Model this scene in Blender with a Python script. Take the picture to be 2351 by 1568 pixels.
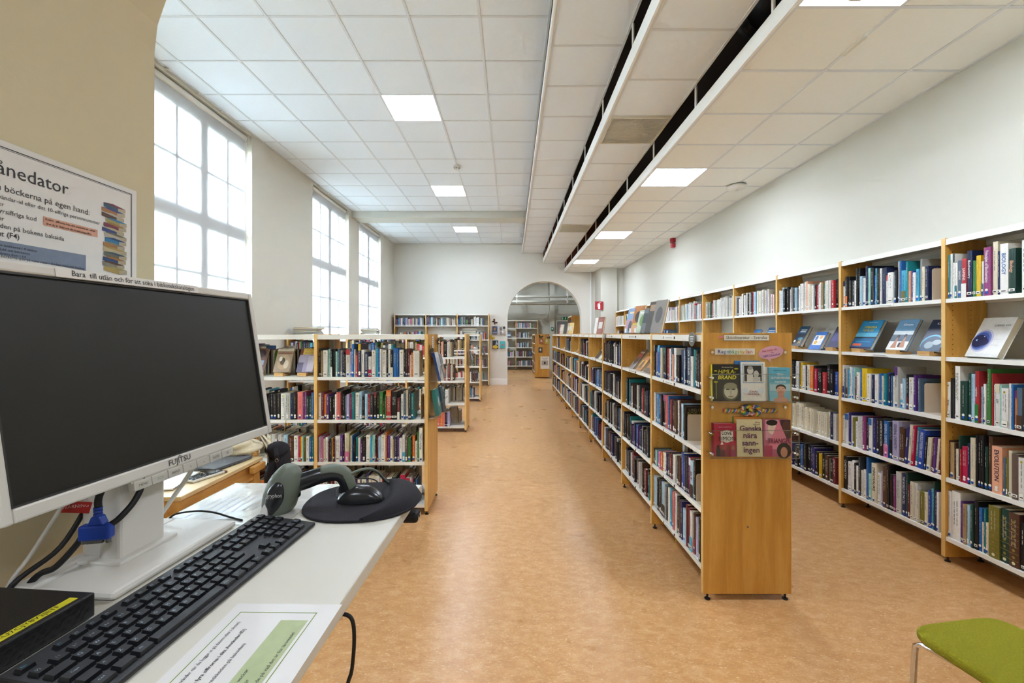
import bpy, math, random
from mathutils import Matrix, Vector
R = math.radians
for o in list(bpy.data.objects): bpy.data.objects.remove(o)
S = bpy.context.scene
C = S.collection

# ------------------------------------------------------------------ camera
CAMZ = 1.5
cam = bpy.data.cameras.new('camera'); co = bpy.data.objects.new('camera', cam); C.objects.link(co)
co.location = (0, 0, CAMZ); co.rotation_euler = (R(90), 0, 0)
cam.sensor_width = 36; cam.lens = 15.31; cam.shift_x = 0.0006; cam.shift_y = -0.0072
cam.clip_start = 0.02; cam.clip_end = 100
S.camera = co
# ------------------------------------------------------------------ world (overcast sky) and exposure
W = bpy.data.worlds.new('sky'); S.world = W; W.use_nodes = True
W.node_tree.nodes['Background'].inputs[0].default_value = (0.76, 0.875, 1.0, 1)
SKY = 36.0
W.node_tree.nodes['Background'].inputs[1].default_value = SKY
LAMP = 11.0            # emission of the ceiling light panels
S.view_settings.view_transform = 'Standard'; S.view_settings.look = 'None'
S.view_settings.exposure = 2.0; S.view_settings.gamma = 1.0; S.view_settings.use_curve_mapping = False
S.cycles.max_bounces = 5; S.cycles.diffuse_bounces = 4; S.cycles.glossy_bounces = 2
S.cycles.transmission_bounces = 2; S.cycles.transparent_max_bounces = 8
S.cycles.use_adaptive_sampling = True; S.cycles.adaptive_threshold = 0.09; S.cycles.use_light_tree = False; S.cycles.adaptive_min_samples = 16
S.cycles.sample_clamp_indirect = 6.0
S.cycles.caustics_reflective = False; S.cycles.caustics_refractive = False

# ------------------------------------------------------------------ helpers
def lin(c):
    if isinstance(c, str):
        c = c.lstrip('#'); c = [int(c[i:i+2], 16)/255 for i in (0, 2, 4)]
    return tuple(x/12.92 if x <= .04045 else ((x+.055)/1.055)**2.4 for x in c[:3])+(1.0,)

MATS = {}
def pmat(name, col, rough=.5, metal=0.0, spec=.5, noise=0.0, nscale=40, bump=0.0, bscale=200, coat=0.0):
    m = bpy.data.materials.new(name); m.use_nodes = True
    nt = m.node_tree; b = nt.nodes['Principled BSDF']
    c = lin(col)
    b.inputs['Base Color'].default_value = c; b.inputs['Roughness'].default_value = rough
    b.inputs['Metallic'].default_value = metal; b.inputs['Specular IOR Level'].default_value = spec
    b.inputs['Coat Weight'].default_value = coat
    if noise or bump:
        tc = nt.nodes.new('ShaderNodeTexCoord')
    if noise:
        n = nt.nodes.new('ShaderNodeTexNoise'); n.inputs['Scale'].default_value = nscale; n.inputs['Detail'].default_value = 4
        nt.links.new(tc.outputs['Object'], n.inputs['Vector'])
        mx = nt.nodes.new('ShaderNodeMix'); mx.data_type = 'RGBA'
        mx.inputs[6].default_value = tuple(x*(1-noise) for x in c[:3])+(1,)
        mx.inputs[7].default_value = tuple(min(1, x*(1+noise)) for x in c[:3])+(1,)
        nt.links.new(n.outputs['Fac'], mx.inputs[0]); nt.links.new(mx.outputs[2], b.inputs['Base Color'])
    if bump:
        n2 = nt.nodes.new('ShaderNodeTexNoise'); n2.inputs['Scale'].default_value = bscale; n2.inputs['Detail'].default_value = 3
        nt.links.new(tc.outputs['Object'], n2.inputs['Vector'])
        bp = nt.nodes.new('ShaderNodeBump'); bp.inputs['Strength'].default_value = bump; bp.inputs['Distance'].default_value = .002
        nt.links.new(n2.outputs['Fac'], bp.inputs['Height']); nt.links.new(bp.outputs[0], b.inputs['Normal'])
    MATS[name] = m
    return m

def emis(name, col, st):
    m = bpy.data.materials.new(name); m.use_nodes = True; nt = m.node_tree
    nt.nodes.clear(); e = nt.nodes.new('ShaderNodeEmission'); o = nt.nodes.new('ShaderNodeOutputMaterial')
    e.inputs[0].default_value = lin(col); e.inputs[1].default_value = st; nt.links.new(e.outputs[0], o.inputs[0])
    MATS[name] = m; return m

def clear_mat(name, tint=(1, 1, 1), gl=.09, rough=.03):
    m = bpy.data.materials.new(name); m.use_nodes = True; nt = m.node_tree; nt.nodes.clear()
    t = nt.nodes.new('ShaderNodeBsdfTransparent'); g = nt.nodes.new('ShaderNodeBsdfGlossy'); mx = nt.nodes.new('ShaderNodeMixShader')
    mx.inputs[0].default_value = gl
    o = nt.nodes.new('ShaderNodeOutputMaterial')
    t.inputs[0].default_value = tint+(1,); g.inputs['Roughness'].default_value = rough
    nt.links.new(t.outputs[0], mx.inputs[1]); nt.links.new(g.outputs[0], mx.inputs[2]); nt.links.new(mx.outputs[0], o.inputs[0])
    MATS[name] = m; return m

def color_mat(name, src, rough, spec=.4):      # colour from the object colour or from a mesh attribute
    m = bpy.data.materials.new(name); m.use_nodes = True; nt = m.node_tree; b = nt.nodes['Principled BSDF']
    if src == 'obj':
        a = nt.nodes.new('ShaderNodeObjectInfo'); out = a.outputs['Color']
    else:
        a = nt.nodes.new('ShaderNodeAttribute'); a.attribute_name = 'Col'; out = a.outputs['Color']
    tc = nt.nodes.new('ShaderNodeTexCoord'); n = nt.nodes.new('ShaderNodeTexNoise'); n.inputs['Scale'].default_value = 60
    nt.links.new(tc.outputs['Object'], n.inputs['Vector'])
    mr = nt.nodes.new('ShaderNodeMapRange'); mr.inputs['To Min'].default_value = .86; mr.inputs['To Max'].default_value = 1.1
    nt.links.new(n.outputs['Fac'], mr.inputs['Value'])
    mx = nt.nodes.new('ShaderNodeVectorMath'); mx.operation = 'SCALE'
    nt.links.new(out, mx.inputs[0]); nt.links.new(mr.outputs[0], mx.inputs['Scale'])
    nt.links.new(mx.outputs[0], b.inputs['Base Color'])
    b.inputs['Roughness'].default_value = rough; b.inputs['Specular IOR Level'].default_value = spec
    MATS[name] = m; return m

def wood_mat(name, c0, c1, c2, axis_scale, rough=.35):
    m = bpy.data.materials.new(name); m.use_nodes = True; nt = m.node_tree; b = nt.nodes['Principled BSDF']
    tc = nt.nodes.new('ShaderNodeTexCoord'); mp = nt.nodes.new('ShaderNodeMapping'); mp.inputs['Scale'].default_value = axis_scale
    n = nt.nodes.new('ShaderNodeTexNoise'); n.inputs['Scale'].default_value = 3.0; n.inputs['Detail'].default_value = 6; n.inputs['Distortion'].default_value = .6
    n2 = nt.nodes.new('ShaderNodeTexNoise'); n2.inputs['Scale'].default_value = 28.0; n2.inputs['Detail'].default_value = 3
    cr = nt.nodes.new('ShaderNodeValToRGB'); e = cr.color_ramp.elements
    e[0].position = .28; e[0].color = lin(c0); e[1].position = .72; e[1].color = lin(c2)
    x = e.new(.5); x.color = lin(c1)
    ad = nt.nodes.new('ShaderNodeMath'); ad.operation = 'MULTIPLY_ADD'; ad.inputs[1].default_value = .25
    nt.links.new(tc.outputs['Object'], mp.inputs[0]); nt.links.new(mp.outputs[0], n.inputs['Vector']); nt.links.new(mp.outputs[0], n2.inputs['Vector'])
    sb = nt.nodes.new('ShaderNodeMath'); sb.operation = 'SUBTRACT'; sb.inputs[1].default_value = .5
    nt.links.new(n2.outputs['Fac'], sb.inputs[0]); nt.links.new(sb.outputs[0], ad.inputs[0]); nt.links.new(n.outputs['Fac'], ad.inputs[2])
    nt.links.new(ad.outputs[0], cr.inputs[0]); nt.links.new(cr.outputs[0], b.inputs['Base Color'])
    b.inputs['Roughness'].default_value = rough
    MATS[name] = m; return m

def floor_mat():
    m = bpy.data.materials.new('marmoleum'); m.use_nodes = True; nt = m.node_tree; b = nt.nodes['Principled BSDF']
    tc = nt.nodes.new('ShaderNodeTexCoord')
    def noise(sc, det, dist, stretch):
        mp = nt.nodes.new('ShaderNodeMapping'); mp.inputs['Scale'].default_value = stretch
        mp.inputs['Rotation'].default_value = (0, 0, .35)
        n = nt.nodes.new('ShaderNodeTexNoise'); n.inputs['Scale'].default_value = sc; n.inputs['Detail'].default_value = det
        n.inputs['Distortion'].default_value = dist; n.inputs['Roughness'].default_value = .62
        nt.links.new(tc.outputs['Object'], mp.inputs[0]); nt.links.new(mp.outputs[0], n.inputs['Vector']); return n
    def ramp(n, stops):
        cr = nt.nodes.new('ShaderNodeValToRGB'); e = cr.color_ramp.elements
        e[0].position, e[0].color = stops[0][0], stops[0][1]; e[1].position, e[1].color = stops[-1][0], stops[-1][1]
        for p, c in stops[1:-1]:
            x = e.new(p); x.color = c
        nt.links.new(n.outputs['Fac'], cr.inputs[0]); return cr
    g = lambda v: (v, v, v, 1)
    base = ramp(noise(13, 8, .4, (1, 1.8, 1)), [(.28, lin('#bd8a55')), (.48, lin('#c8965f')), (.56, lin('#cd9c68')), (.74, lin('#d6ad7c'))])
    dark = ramp(noise(46, 6, 1.1, (1, 2.1, 1)), [(.54, g(0)), (.70, g(.62))])
    lite = ramp(noise(58, 6, 1.3, (1, 2.3, 1)), [(.55, g(0)), (.69, g(.68))])
    patch = ramp(noise(5, 4, .2, (1, 1.4, 1)), [(.42, g(.25)), (.62, g(1))])
    def times(x, y):
        m_ = nt.nodes.new('ShaderNodeMath'); m_.operation = 'MULTIPLY'; nt.links.new(x.outputs[0], m_.inputs[0]); nt.links.new(y.outputs[0], m_.inputs[1]); return m_
    dark = times(dark, patch)
    big = ramp(noise(.7, 2, 0, (1, 1, 1)), [(.3, g(.93)), (.7, g(1.05))])
    def mix(f, a, c):
        mx = nt.nodes.new('ShaderNodeMix'); mx.data_type = 'RGBA'
        nt.links.new(f.outputs[0], mx.inputs[0]); nt.links.new(a, mx.inputs[6]); mx.inputs[7].default_value = c; return mx.outputs[2]
    o = mix(dark, base.outputs[0], lin('#a8623a')); o = mix(lite, o, lin('#eed9b2'))
    mu = nt.nodes.new('ShaderNodeMix'); mu.data_type = 'RGBA'; mu.blend_type = 'MULTIPLY'; mu.inputs[0].default_value = 1
    nt.links.new(o, mu.inputs[6]); nt.links.new(big.outputs[0], mu.inputs[7]); nt.links.new(mu.outputs[2], b.inputs['Base Color'])
    rr = ramp(noise(2.2, 2, 0, (1, 1, 1)), [(.3, g(.27)), (.7, g(.31))])
    nt.links.new(rr.outputs[0], b.inputs['Roughness']); b.inputs['Specular IOR Level'].default_value = .45
    MATS['marmoleum'] = m; return m

pmat('wall', '#cdcbc0', .85, bump=.15, bscale=90)
pmat('wall_far', '#e0ddd4', .85, bump=.15, bscale=90)
pmat('wall_warm_lit', '#dbd0ae', .85, bump=.15, bscale=90)  # warm indirect light put into the colour of the near arch wall
pmat('wall_left', '#dcd9cc', .85, bump=.15, bscale=90)
pmat('tile', '#eef4f9', .9, noise=.02, nscale=30, bump=.25, bscale=400)  # cool daylight tint put into the white of the tiles
pmat('tile_bounce', '#f2f2ec', .9, noise=.02, nscale=30, bump=.25, bscale=400)  # same tile, with the warm bounce from the floor put into its colour
pmat('grid', '#dfe2e4', .6)
pmat('fascia', '#f2f2ee', .45)
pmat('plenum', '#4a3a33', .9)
pmat('brownboard', '#7c3f26', .8)
pmat('duct', '#15151a', .45, bump=1.0, bscale=30)
pmat('white_metal', '#efede6', .35, spec=.4)
pmat('white_plastic', '#ddd9d0', .38)
pmat('grey_plastic', '#c9c5ba', .4)
pmat('bookend', '#cfc2ae', .4)
pmat('paper', '#d9cfb8', .9, noise=.08, nscale=300)
pmat('sheet', '#efece6', .6)
pmat('lam', '#eceae6', .12, coat=.6)
pmat('black_metal', '#17171a', .4)
pmat('black_plastic', '#1b1b1e', .36, bump=.25, bscale=900)
pmat('key', '#1d1e21', .34, bump=.15, bscale=1500)
pmat('rubber', '#141416', .55)
pmat('fabric_black', '#222026', .95, bump=.6, bscale=700)
pmat('screen', '#26251f', .42, spec=.35)
pmat('screen_trim', '#33332f', .5)
pmat('vga_blue', '#1c3f9c', .4)
pmat('steel', '#b9babb', .25, metal=1)
pmat('chrome', '#d9d9db', .06, metal=1)
pmat('scan_grey', '#6e7668', .5, bump=.1, bscale=900)
pmat('scan_dark', '#28292b', .24)
pmat('desk_white', '#d6d2c4', .35, noise=.01, nscale=8)
pmat('green_felt', '#8b860c', .98, noise=.35, nscale=160, bump=1.0, bscale=500)
pmat('red_plastic', '#a8202c', .4)
pmat('door_grey', '#8d9396', .5)
pmat('canvas', '#dccfb2', .9, noise=.08, nscale=90, bump=.6, bscale=300)
pmat('grille', '#d8d4c4', .6); pmat('vent_box', '#8f8a7a', .7); pmat('ground', '#8a8a80', .9)
pmat('laptop', '#5c6068', .35)
pmat('yellow_ribbon', '#d8b42a', .7)
pmat('leather_brown', '#6e4a34', .6)
emis('lamp', '#e4efff', LAMP); emis('lamp_fill', '#e2f2ff', LAMP*2.6)  # the second one feeds the added panels beyond the arch
clear_mat('acrylic', (.985, .99, .99), .03)
clear_mat('acrylic_edge', (.75, .78, .78), .25, .2)
clear_mat('glass', (.96, .98, .985), .03)
clear_mat('plastic_film', (.96, .96, .95), .12, .15)
color_mat('cover', 'obj', .38); color_mat('print', 'obj', .5); color_mat('attr', 'attr', .45); color_mat('attr_print', 'attr', .35)
wood_mat('beech', '#c08a3c', '#d09a46', '#dcab5c', (6, 6, .5))
wood_mat('beech_edge', '#d6a860', '#e3bb74', '#eac786', (6, 6, .5))
wood_mat('beech_flat', '#b98a4f', '#cda267', '#d8b27c', (.8, 7, 7))
wood_mat('table_top', '#d3b684', '#dfc698', '#e7d2a8', (6, .8, 6))
wood_mat('table_wood', '#b5813f', '#c89650', '#d2a465', (6, .8, 6))
floor_mat()

def blind_mat():
    m = bpy.data.materials.new('blind_fabric'); m.use_nodes = True; nt = m.node_tree; nt.nodes.clear()
    t = nt.nodes.new('ShaderNodeBsdfTransparent'); tl = nt.nodes.new('ShaderNodeBsdfTranslucent'); d = nt.nodes.new('ShaderNodeBsdfDiffuse')
    t.inputs[0].default_value = (1, 1, 1, 1); tl.inputs[0].default_value = (.80, .84, .87, 1); d.inputs[0].default_value = (.86, .87, .87, 1)
    a = nt.nodes.new('ShaderNodeMixShader'); a.inputs[0].default_value = .36
    b = nt.nodes.new('ShaderNodeMixShader'); b.inputs[0].default_value = .004
    o = nt.nodes.new('ShaderNodeOutputMaterial')
    nt.links.new(d.outputs[0], a.inputs[1]); nt.links.new(tl.outputs[0], a.inputs[2])
    nt.links.new(a.outputs[0], b.inputs[1]); nt.links.new(t.outputs[0], b.inputs[2]); nt.links.new(b.outputs[0], o.inputs[0])
    MATS['blind_fabric'] = m
blind_mat()

class MB:                                   # collects geometry for ONE mesh object
    def __init__(s): s.v = []; s.f = []; s.c = []; s.mi = []
    def face(s, pts, col=None, mi=0):
        n = len(s.v); s.v += [tuple(p) for p in pts]; s.f.append(tuple(range(n, n+len(pts)))); s.c.append(col); s.mi.append(mi); return s
    def box(s, x0, x1, y0, y1, z0, z1, col=None, mi=0):
        n = len(s.v)
        s.v += [(x0, y0, z0), (x1, y0, z0), (x1, y1, z0), (x0, y1, z0), (x0, y0, z1), (x1, y0, z1), (x1, y1, z1), (x0, y1, z1)]
        for q in ((0, 3, 2, 1), (4, 5, 6, 7), (0, 1, 5, 4), (1, 2, 6, 5), (2, 3, 7, 6), (3, 0, 4, 7)):
            s.f.append(tuple(n+i for i in q)); s.c.append(col); s.mi.append(mi)
        return s
    def taper(s, x0, x1, y0, y1, z0, z1, i, col=None):
        n = len(s.v)
        s.v += [(x0, y0, z0), (x1, y0, z0), (x1, y1, z0), (x0, y1, z0), (x0+i, y0+i, z1), (x1-i, y0+i, z1), (x1-i, y1-i, z1), (x0+i, y1-i, z1)]
        for q in ((0, 3, 2, 1), (4, 5, 6, 7), (0, 1, 5, 4), (1, 2, 6, 5), (2, 3, 7, 6), (3, 0, 4, 7)):
            s.f.append(tuple(n+k for k in q)); s.c.append(col); s.mi.append(0)
        return s
    def prism(s, pts, z0, z1, col=None, mi=0, ax=2):      # extruded outline (ccw seen from +axis)
        n = len(s.v); k = len(pts)
        def P(p, z):
            return (p[0], p[1], z) if ax == 2 else ((p[0], z, p[1]) if ax == 1 else (z, p[0], p[1]))
        s.v += [P(p, z0) for p in pts]+[P(p, z1) for p in pts]
        fl = [tuple(range(n+k-1, n-1, -1)), tuple(range(n+k, n+2*k))]+[(n+i, n+(i+1) % k, n+k+(i+1) % k, n+k+i) for i in range(k)]
        for q in fl: s.f.append(q if ax != 1 else q[::-1]); s.c.append(col); s.mi.append(mi)
        return s
    def sweep(s, path, rad, n=10, col=None, up=(0, 0, 1), cap=True):   # rad: r or (ra, rb) for each point
        base = len(s.v); P = [Vector(p) for p in path]; m = len(P); prev = None
        for i, p in enumerate(P):
            t = (P[min(i+1, m-1)]-P[max(i-1, 0)]).normalized()
            if prev is None:
                u = Vector(up); 
                if abs(u.dot(t)) > .95: u = Vector((1, 0, 0)) if abs(t.x) < .9 else Vector((0, 1, 0))
                a = (u-t*u.dot(t)).normalized()
            else: a = (prev-t*prev.dot(t)).normalized()
            prev = a; b = t.cross(a)
            r = rad[i] if isinstance(rad, list) else rad
            ra, rb = r if isinstance(r, tuple) else (r, r)
            for k in range(n):
                th = 2*math.pi*k/n; s.v.append(tuple(p+a*(ra*math.cos(th))+b*(rb*math.sin(th))))
        for i in range(m-1):
            for k in range(n):
                s.f.append((base+i*n+k, base+i*n+(k+1) % n, base+(i+1)*n+(k+1) % n, base+(i+1)*n+k)); s.c.append(col); s.mi.append(0)
        if cap:
            s.f.append(tuple(base+k for k in range(n-1, -1, -1))); s.f.append(tuple(base+(m-1)*n+k for k in range(n)))
            s.c += [col, col]; s.mi += [0, 0]
        return s
    def cyl(s, p0, p1, r, n=12, col=None): return s.sweep([p0, p1], r, n, col)
    def disc(s, c, rx, rz, y, col, n=14):                  # flat ellipse facing -y
        s.face([(c[0]+rx*math.cos(2*math.pi*k/n), y, c[1]+rz*math.sin(2*math.pi*k/n)) for k in range(n)], col); return s
    def mesh(s, name, smooth=False):
        me = bpy.data.meshes.new(name); me.from_pydata(s.v, [], s.f)
        if any(c is not None for c in s.c):
            at = me.color_attributes.new('Col', 'FLOAT_COLOR', 'CORNER'); buf = []
            for fa, c in zip(s.f, s.c): buf += list(c or (1, 1, 1, 1))*len(fa)
            at.data.foreach_set('color', buf)
        if any(s.mi): me.polygons.foreach_set('material_index', s.mi)
        if smooth: me.polygons.foreach_set('use_smooth', [True]*len(s.f))
        return me
    def build(s, name, mat, parent=None, color=None, loc=None, rot=None, smooth=False, bevel=0, seg=2):
        return mk(name, s.mesh(name, smooth), mat, parent, color, loc, rot, bevel, seg)

def mk(name, me, mat, parent=None, color=None, loc=None, rot=None, bevel=0, seg=2):
    if mat is not None and not me.materials:
        for m in (mat if isinstance(mat, (list, tuple)) else [mat]): me.materials.append(MATS[m])
    o = bpy.data.objects.new(name, me); C.objects.link(o)
    if parent is not None: o.parent = parent
    if color is not None: o.color = lin(color) if isinstance(color, str) else color
    if loc is not None: o.location = loc
    if rot is not None: o.rotation_euler = rot
    if bevel:
        b = o.modifiers.new('bevel', 'BEVEL'); b.width = bevel; b.segments = seg; b.limit_method = 'ANGLE'; b.angle_limit = R(40)
    return o
def tag(o, label, cat=None, group=None, kind=None):
    if label: o['label'] = label
    if cat: o['category'] = cat
    if group: o['group'] = group
    if kind: o['kind'] = kind
    return o
def thing(name, label, cat, loc=(0, 0, 0), rotz=0, group=None, rot=None):
    o = bpy.data.objects.new(name, None); C.objects.link(o); o.location = loc; o.empty_display_size = .05
    o.rotation_euler = rot if rot else (0, 0, rotz)
    return tag(o, label, cat, group)
def struct(o): o['kind'] = 'structure'; return o

FACE_NEG_Y = Matrix(((1, 0, 0), (0, 0, -1), (0, 1, 0))).to_4x4()          # text upright on a plane that faces -y
SPINE = Matrix(((0, 1, 0), (0, 0, -1), (-1, 0, 0))).to_4x4()               # reads downwards on a spine that faces -y
FLAT = Matrix.Identity(4)
TEXTS = {}
def text(s, size, parent, at, basis=FACE_NEG_Y, color='#111111', name='lettering', align='CENTER', fit=None, bold=0.0, shear=0.0, mat='print', squash=1.0):
    bold = 0.0 if set(s) & set('MWÅÄ') else min(bold, .02)
    key = (s, align, bold, shear)
    if key not in TEXTS:
        cu = bpy.data.curves.new('t', 'FONT'); cu.body = s; cu.align_x = align; cu.align_y = 'CENTER'; cu.resolution_u = 2
        cu.offset = bold; cu.shear = shear
        ob = bpy.data.objects.new('t', cu); me = bpy.data.meshes.new_from_object(ob); me.name = 'lettering'
        bpy.data.objects.remove(ob); bpy.data.curves.remove(cu)
        me.materials.clear(); me.materials.append(MATS[mat])
        xs = [v.co.x for v in me.vertices] or [0, 1]
        TEXTS[key] = (me, max(xs)-min(xs))
    me, wd = TEXTS[key]
    sx = size*squash
    if fit and wd*sx > fit: sx = fit/wd
    o = bpy.data.objects.new(name, me); C.objects.link(o); o.parent = parent; o.color = lin(color)
    o.matrix_local = Matrix.Translation(at) @ basis @ Matrix.Diagonal((sx, size, 1, 1))
    TEXTS['width'] = wd*sx
    return o

def smooth_path(pts, n=6):
    P = [Vector(p) for p in pts]; out = []
    for i in range(len(P)-1):
        p0, p1, p2, p3 = P[max(i-1, 0)], P[i], P[i+1], P[min(i+2, len(P)-1)]
        for k in range(n):
            t_ = k/n; out.append(tuple(.5*((2*p1)+(p2-p0)*t_+(2*p0-5*p1+4*p2-p3)*t_**2+(3*p1-p0-3*p2+p3)*t_**3)))
    return out+[tuple(P[-1])]
def cable(label, pts, r, mat, name='cable'):
    w = thing(name, label, 'cable'); MB().sweep(smooth_path(pts), r, 8).build('cord', mat, w, smooth=True); return w
# ------------------------------------------------------------------ the room
XL, XR, YN, YE, ZR = -3.48, 3.13, 0.976, 12.9, 4.8
struct(MB().box(XL-.3, XR+.3, -4, 19, -.12, 0).build('floor', 'marmoleum'))
struct(MB().box(-60, XL-.31, -30, 50, -1.2, -1.0).build('ground_outside', 'ground'))
def arch_wall(name, mat, y0, y1, x0, x1, cx, a, b, spring, n=28):
    mb = MB(); mb.box(x0, cx-a, y0, y1, 0, ZR); mb.box(cx+a, x1, y0, y1, 0, ZR)
    P = [(cx-a*math.cos(math.pi*i/n), spring+b*math.sin(math.pi*i/n)) for i in range(n+1)]
    for (xa, za), (xb, zb) in zip(P, P[1:]):
        mb.face([(xa, y0, za), (xb, y0, zb), (xb, y0, ZR), (xa, y0, ZR)]); mb.face([(xb, y1, zb), (xa, y1, za), (xa, y1, ZR), (xb, y1, ZR)])
        mb.face([(xa, y1, za), (xb, y1, zb), (xb, y0, zb), (xa, y0, za)])
    return struct(mb.build(name, mat))
arch_wall('wall_far', 'wall_far', YE, YE+.3, XL-.3, XR+.3, .98, 1.097, 1.097, 1.97)
arch_wall('wall_near', 'wall_warm_lit', .15, YN, XL-.3, XR+.3, .30, 1.10, .55, 2.13)
WIN = [(1.75, 3.41), (4.18, 5.84), (7.62, 9.32), (9.95, 11.58)]
SILL, HEAD = 1.0, 4.14
mb = MB(); prev = YN
for a, b in WIN+[(YE, YE)]:
    mb.box(XL-.3, XL, prev, a, 0, ZR); prev = b
    if b > a: mb.box(XL-.3, XL, a, b, 0, SILL); mb.box(XL-.3, XL, a, b, HEAD, ZR)
struct(mb.build('wall_left', 'wall_left'))
struct(MB().box(XR, XR+.3, YN, YE, 0, ZR).build('wall_right', 'wall'))
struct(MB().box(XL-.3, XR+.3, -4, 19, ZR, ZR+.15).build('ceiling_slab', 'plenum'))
# the room behind the camera, closed
struct(MB().box(-3.2, -3.0, -4, .15, 0, ZR).build('wall_left_back', 'wall_warm_lit')); struct(MB().box(3.2, 3.4, -4, .15, 0, ZR).build('wall_right_back', 'wall'))
struct(MB().box(-3.2, 3.4, -4.2, -4, 0, ZR).build('wall_back', 'wall')); struct(MB().box(-3.2, 3.4, -4, .15, 3.3, 3.4).build('ceiling_back', 'tile'))
# the room beyond the far arch
struct(MB().box(XL-.3, 3.43, 18.6, 18.8, 0, ZR).build('wall_beyond', 'wall')); struct(MB().box(3.13, 3.43, 13.2, 18.6, 0, ZR).build('wall_right_beyond', 'wall'))
struct(MB().box(XL-.3, XL, 13.2, 18.6, 0, ZR).build('wall_left_beyond', 'wall')); struct(MB().box(XL, 3.13, 13.2, 18.6, 3.75, 3.85).build('ceiling_beyond', 'tile'))
struct(MB().box(XL, -.117, YE-.02, YE, 0, .16).box(XL, -.117, YE-.014, YE, .16, .18).build('baseboard_far', 'fascia'))
struct(MB().box(2.08, 2.48, YE-.02, YE, 0, .16).build('baseboard_far_right', 'fascia'))
struct(MB().box(XL, XL+.02, YN, YE-.02, 0, .16).build('baseboard_left', 'fascia'))
# boxed column in the far right corner and its pipe
struct(MB().box(2.48, 2.94, 12.1, YE, 0, 3.5).box(2.94, XR, 12.16, YE, 0, 3.5).build('wall_column', 'wall'))
struct(MB().cyl((2.35, YE-.04, 0), (2.35, YE-.04, 3.4), .025, 12).build('trim_pipe', 'fascia', smooth=True))

def light_panel(x0, x1, y0, y1, z, label, mat='lamp'):
    t = thing('ceiling_light', label, 'ceiling light', ((x0+x1)/2, (y0+y1)/2, z), group='square ceiling light panels')
    w, d = (x1-x0)/2-.008, (y1-y0)/2-.008
    MB().box(-w, w, -d, d, .008, .03).build('frame', 'fascia', t)
    MB().box(-w+.012, w-.012, -d+.012, d-.012, .002, .008).build('diffuser', mat, t)
    MB().box(-.035, .035, d-.05, d-.04, -.001, .002).build('clip', 'grey_plastic', t)
    return t

def ceiling(name, z, xs, ys, x0, x1, y0, y1, mat, skip=()):
    c = struct(MB().box(x0, x1, y0, y1, z+.03, z+.045).build(name, mat))
    X = [x0]+[x for x in xs if x0+.02 < x < x1-.02]+[x1]; Y = [y0]+[y for y in ys if y0+.02 < y < y1-.02]+[y1]
    cache = {}
    for a, b in zip(X, X[1:]):
        for d, e in zip(Y, Y[1:]):
            mid = ((a+b)/2, (d+e)/2)
            if any(sx0 < mid[0] < sx1 and sy0 < mid[1] < sy1 for sx0, sx1, sy0, sy1 in skip): continue
            k = (round(b-a, 3), round(e-d, 3))
            if k not in cache:
                w, h = k[0]/2-.006, k[1]/2-.006
                cache[k] = MB().box(-w, w, -h, h, .005, .022).mesh('ceiling_tile')
            mk('ceiling_tile', cache[k], mat, c, loc=(mid[0], mid[1], z))
    for x in X[1:-1]: MB().box(x-.011, x+.011, y0, y1, z, z+.024).build('grid_bar', 'grid', c)
    for y in Y[1:-1]: MB().box(x0, x1, y-.011, y+.011, z+.001, z+.0235).build('grid_bar', 'grid', c)
    MB().box(x0, x0+.02, y0, y1, z, z+.026).build('edge_bar', 'grid', c); MB().box(x1-.02, x1, y0, y1, z, z+.026).build('edge_bar', 'grid', c)
    return c
LXS = [-3.27+.6*k for k in range(6)]
ZL, ZB, ZC, ZD = 4.18, 3.90, 3.60, 3.33
L_LIGHTS = [(-1.47, -.87, y, y+.6) for y in (1.88, 4.88, 7.88, 10.88)]
ceiling('ceiling_left', ZL, LXS, [1.28+.6*k for k in range(14)], XL, .33, YN, 9.5, 'tile', L_LIGHTS[:3])
ceiling('ceiling_left', ZL, LXS, [9.68+.6*k for k in range(6)], XL, .33, 9.95, YE, 'tile', L_LIGHTS[3:])
struct(MB().box(XL, .33, 9.5, 9.95, 4.04, 4.4).build('ceiling_beam', 'wall'))
VENTS = [(.95, 1.56, 4.196, 4.789), (.95, 1.56, 8.347, 8.94)]
D_LIGHTS = [(1.585, 2.178, 2.44+.593*k, 2.44+.593*(k+1)) for k in (-1, 4, 9, 14)]
ceiling('ceiling_middle', ZB, [], [3.63+.593*k for k in range(-4, 16)], .33, .94, YN, YE, 'tile')
ceiling('ceiling_middle', ZC, [], [3.01+.593*k for k in range(-3, 17)], .95, 1.56, YN, YE, 'tile', VENTS)
ceiling('ceiling_right', ZD, [2.178, 2.77], [2.44+.593*k for k in range(-2, 18)], 1.585, XR, YN, YE, 'tile_bounce', D_LIGHTS)
for i, (x, z, h) in enumerate(((.33, ZB, .09), (.95, ZC, .12), (1.585, ZD, .105))):
    f = struct(MB().box(x-.018, x, YN, YE, z-.004, z+h).build('trim_%d' % (i+1), 'fascia'))
    for k in range(11):
        y = 3.36+1.1*(k-2)+.35*(i == 2)
        if y > YN+.1 and i: MB().box(x-.015, x-.002, y, y+.022, z+h, z+.30).build('hanger_strap', 'fascia', f)
for k, (x0, x1, z) in enumerate(((.33, .95, ZB), (.95, 1.585, ZC), (1.585, XR, ZD))):
    struct(MB().box(x0, x1, YE-.03, YE, z+.05, ZR).build('trim_%d' % (k+4), 'brownboard'))
names = ('nearest', 'second', 'third', 'farthest')
for k, q in enumerate(L_LIGHTS): light_panel(*q, ZL, 'square light panel in the left ceiling, %s of its row' % names[k])
for k, q in enumerate(D_LIGHTS): light_panel(*q, ZD, 'square light panel in the low right ceiling, %s of its row' % names[k])
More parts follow.
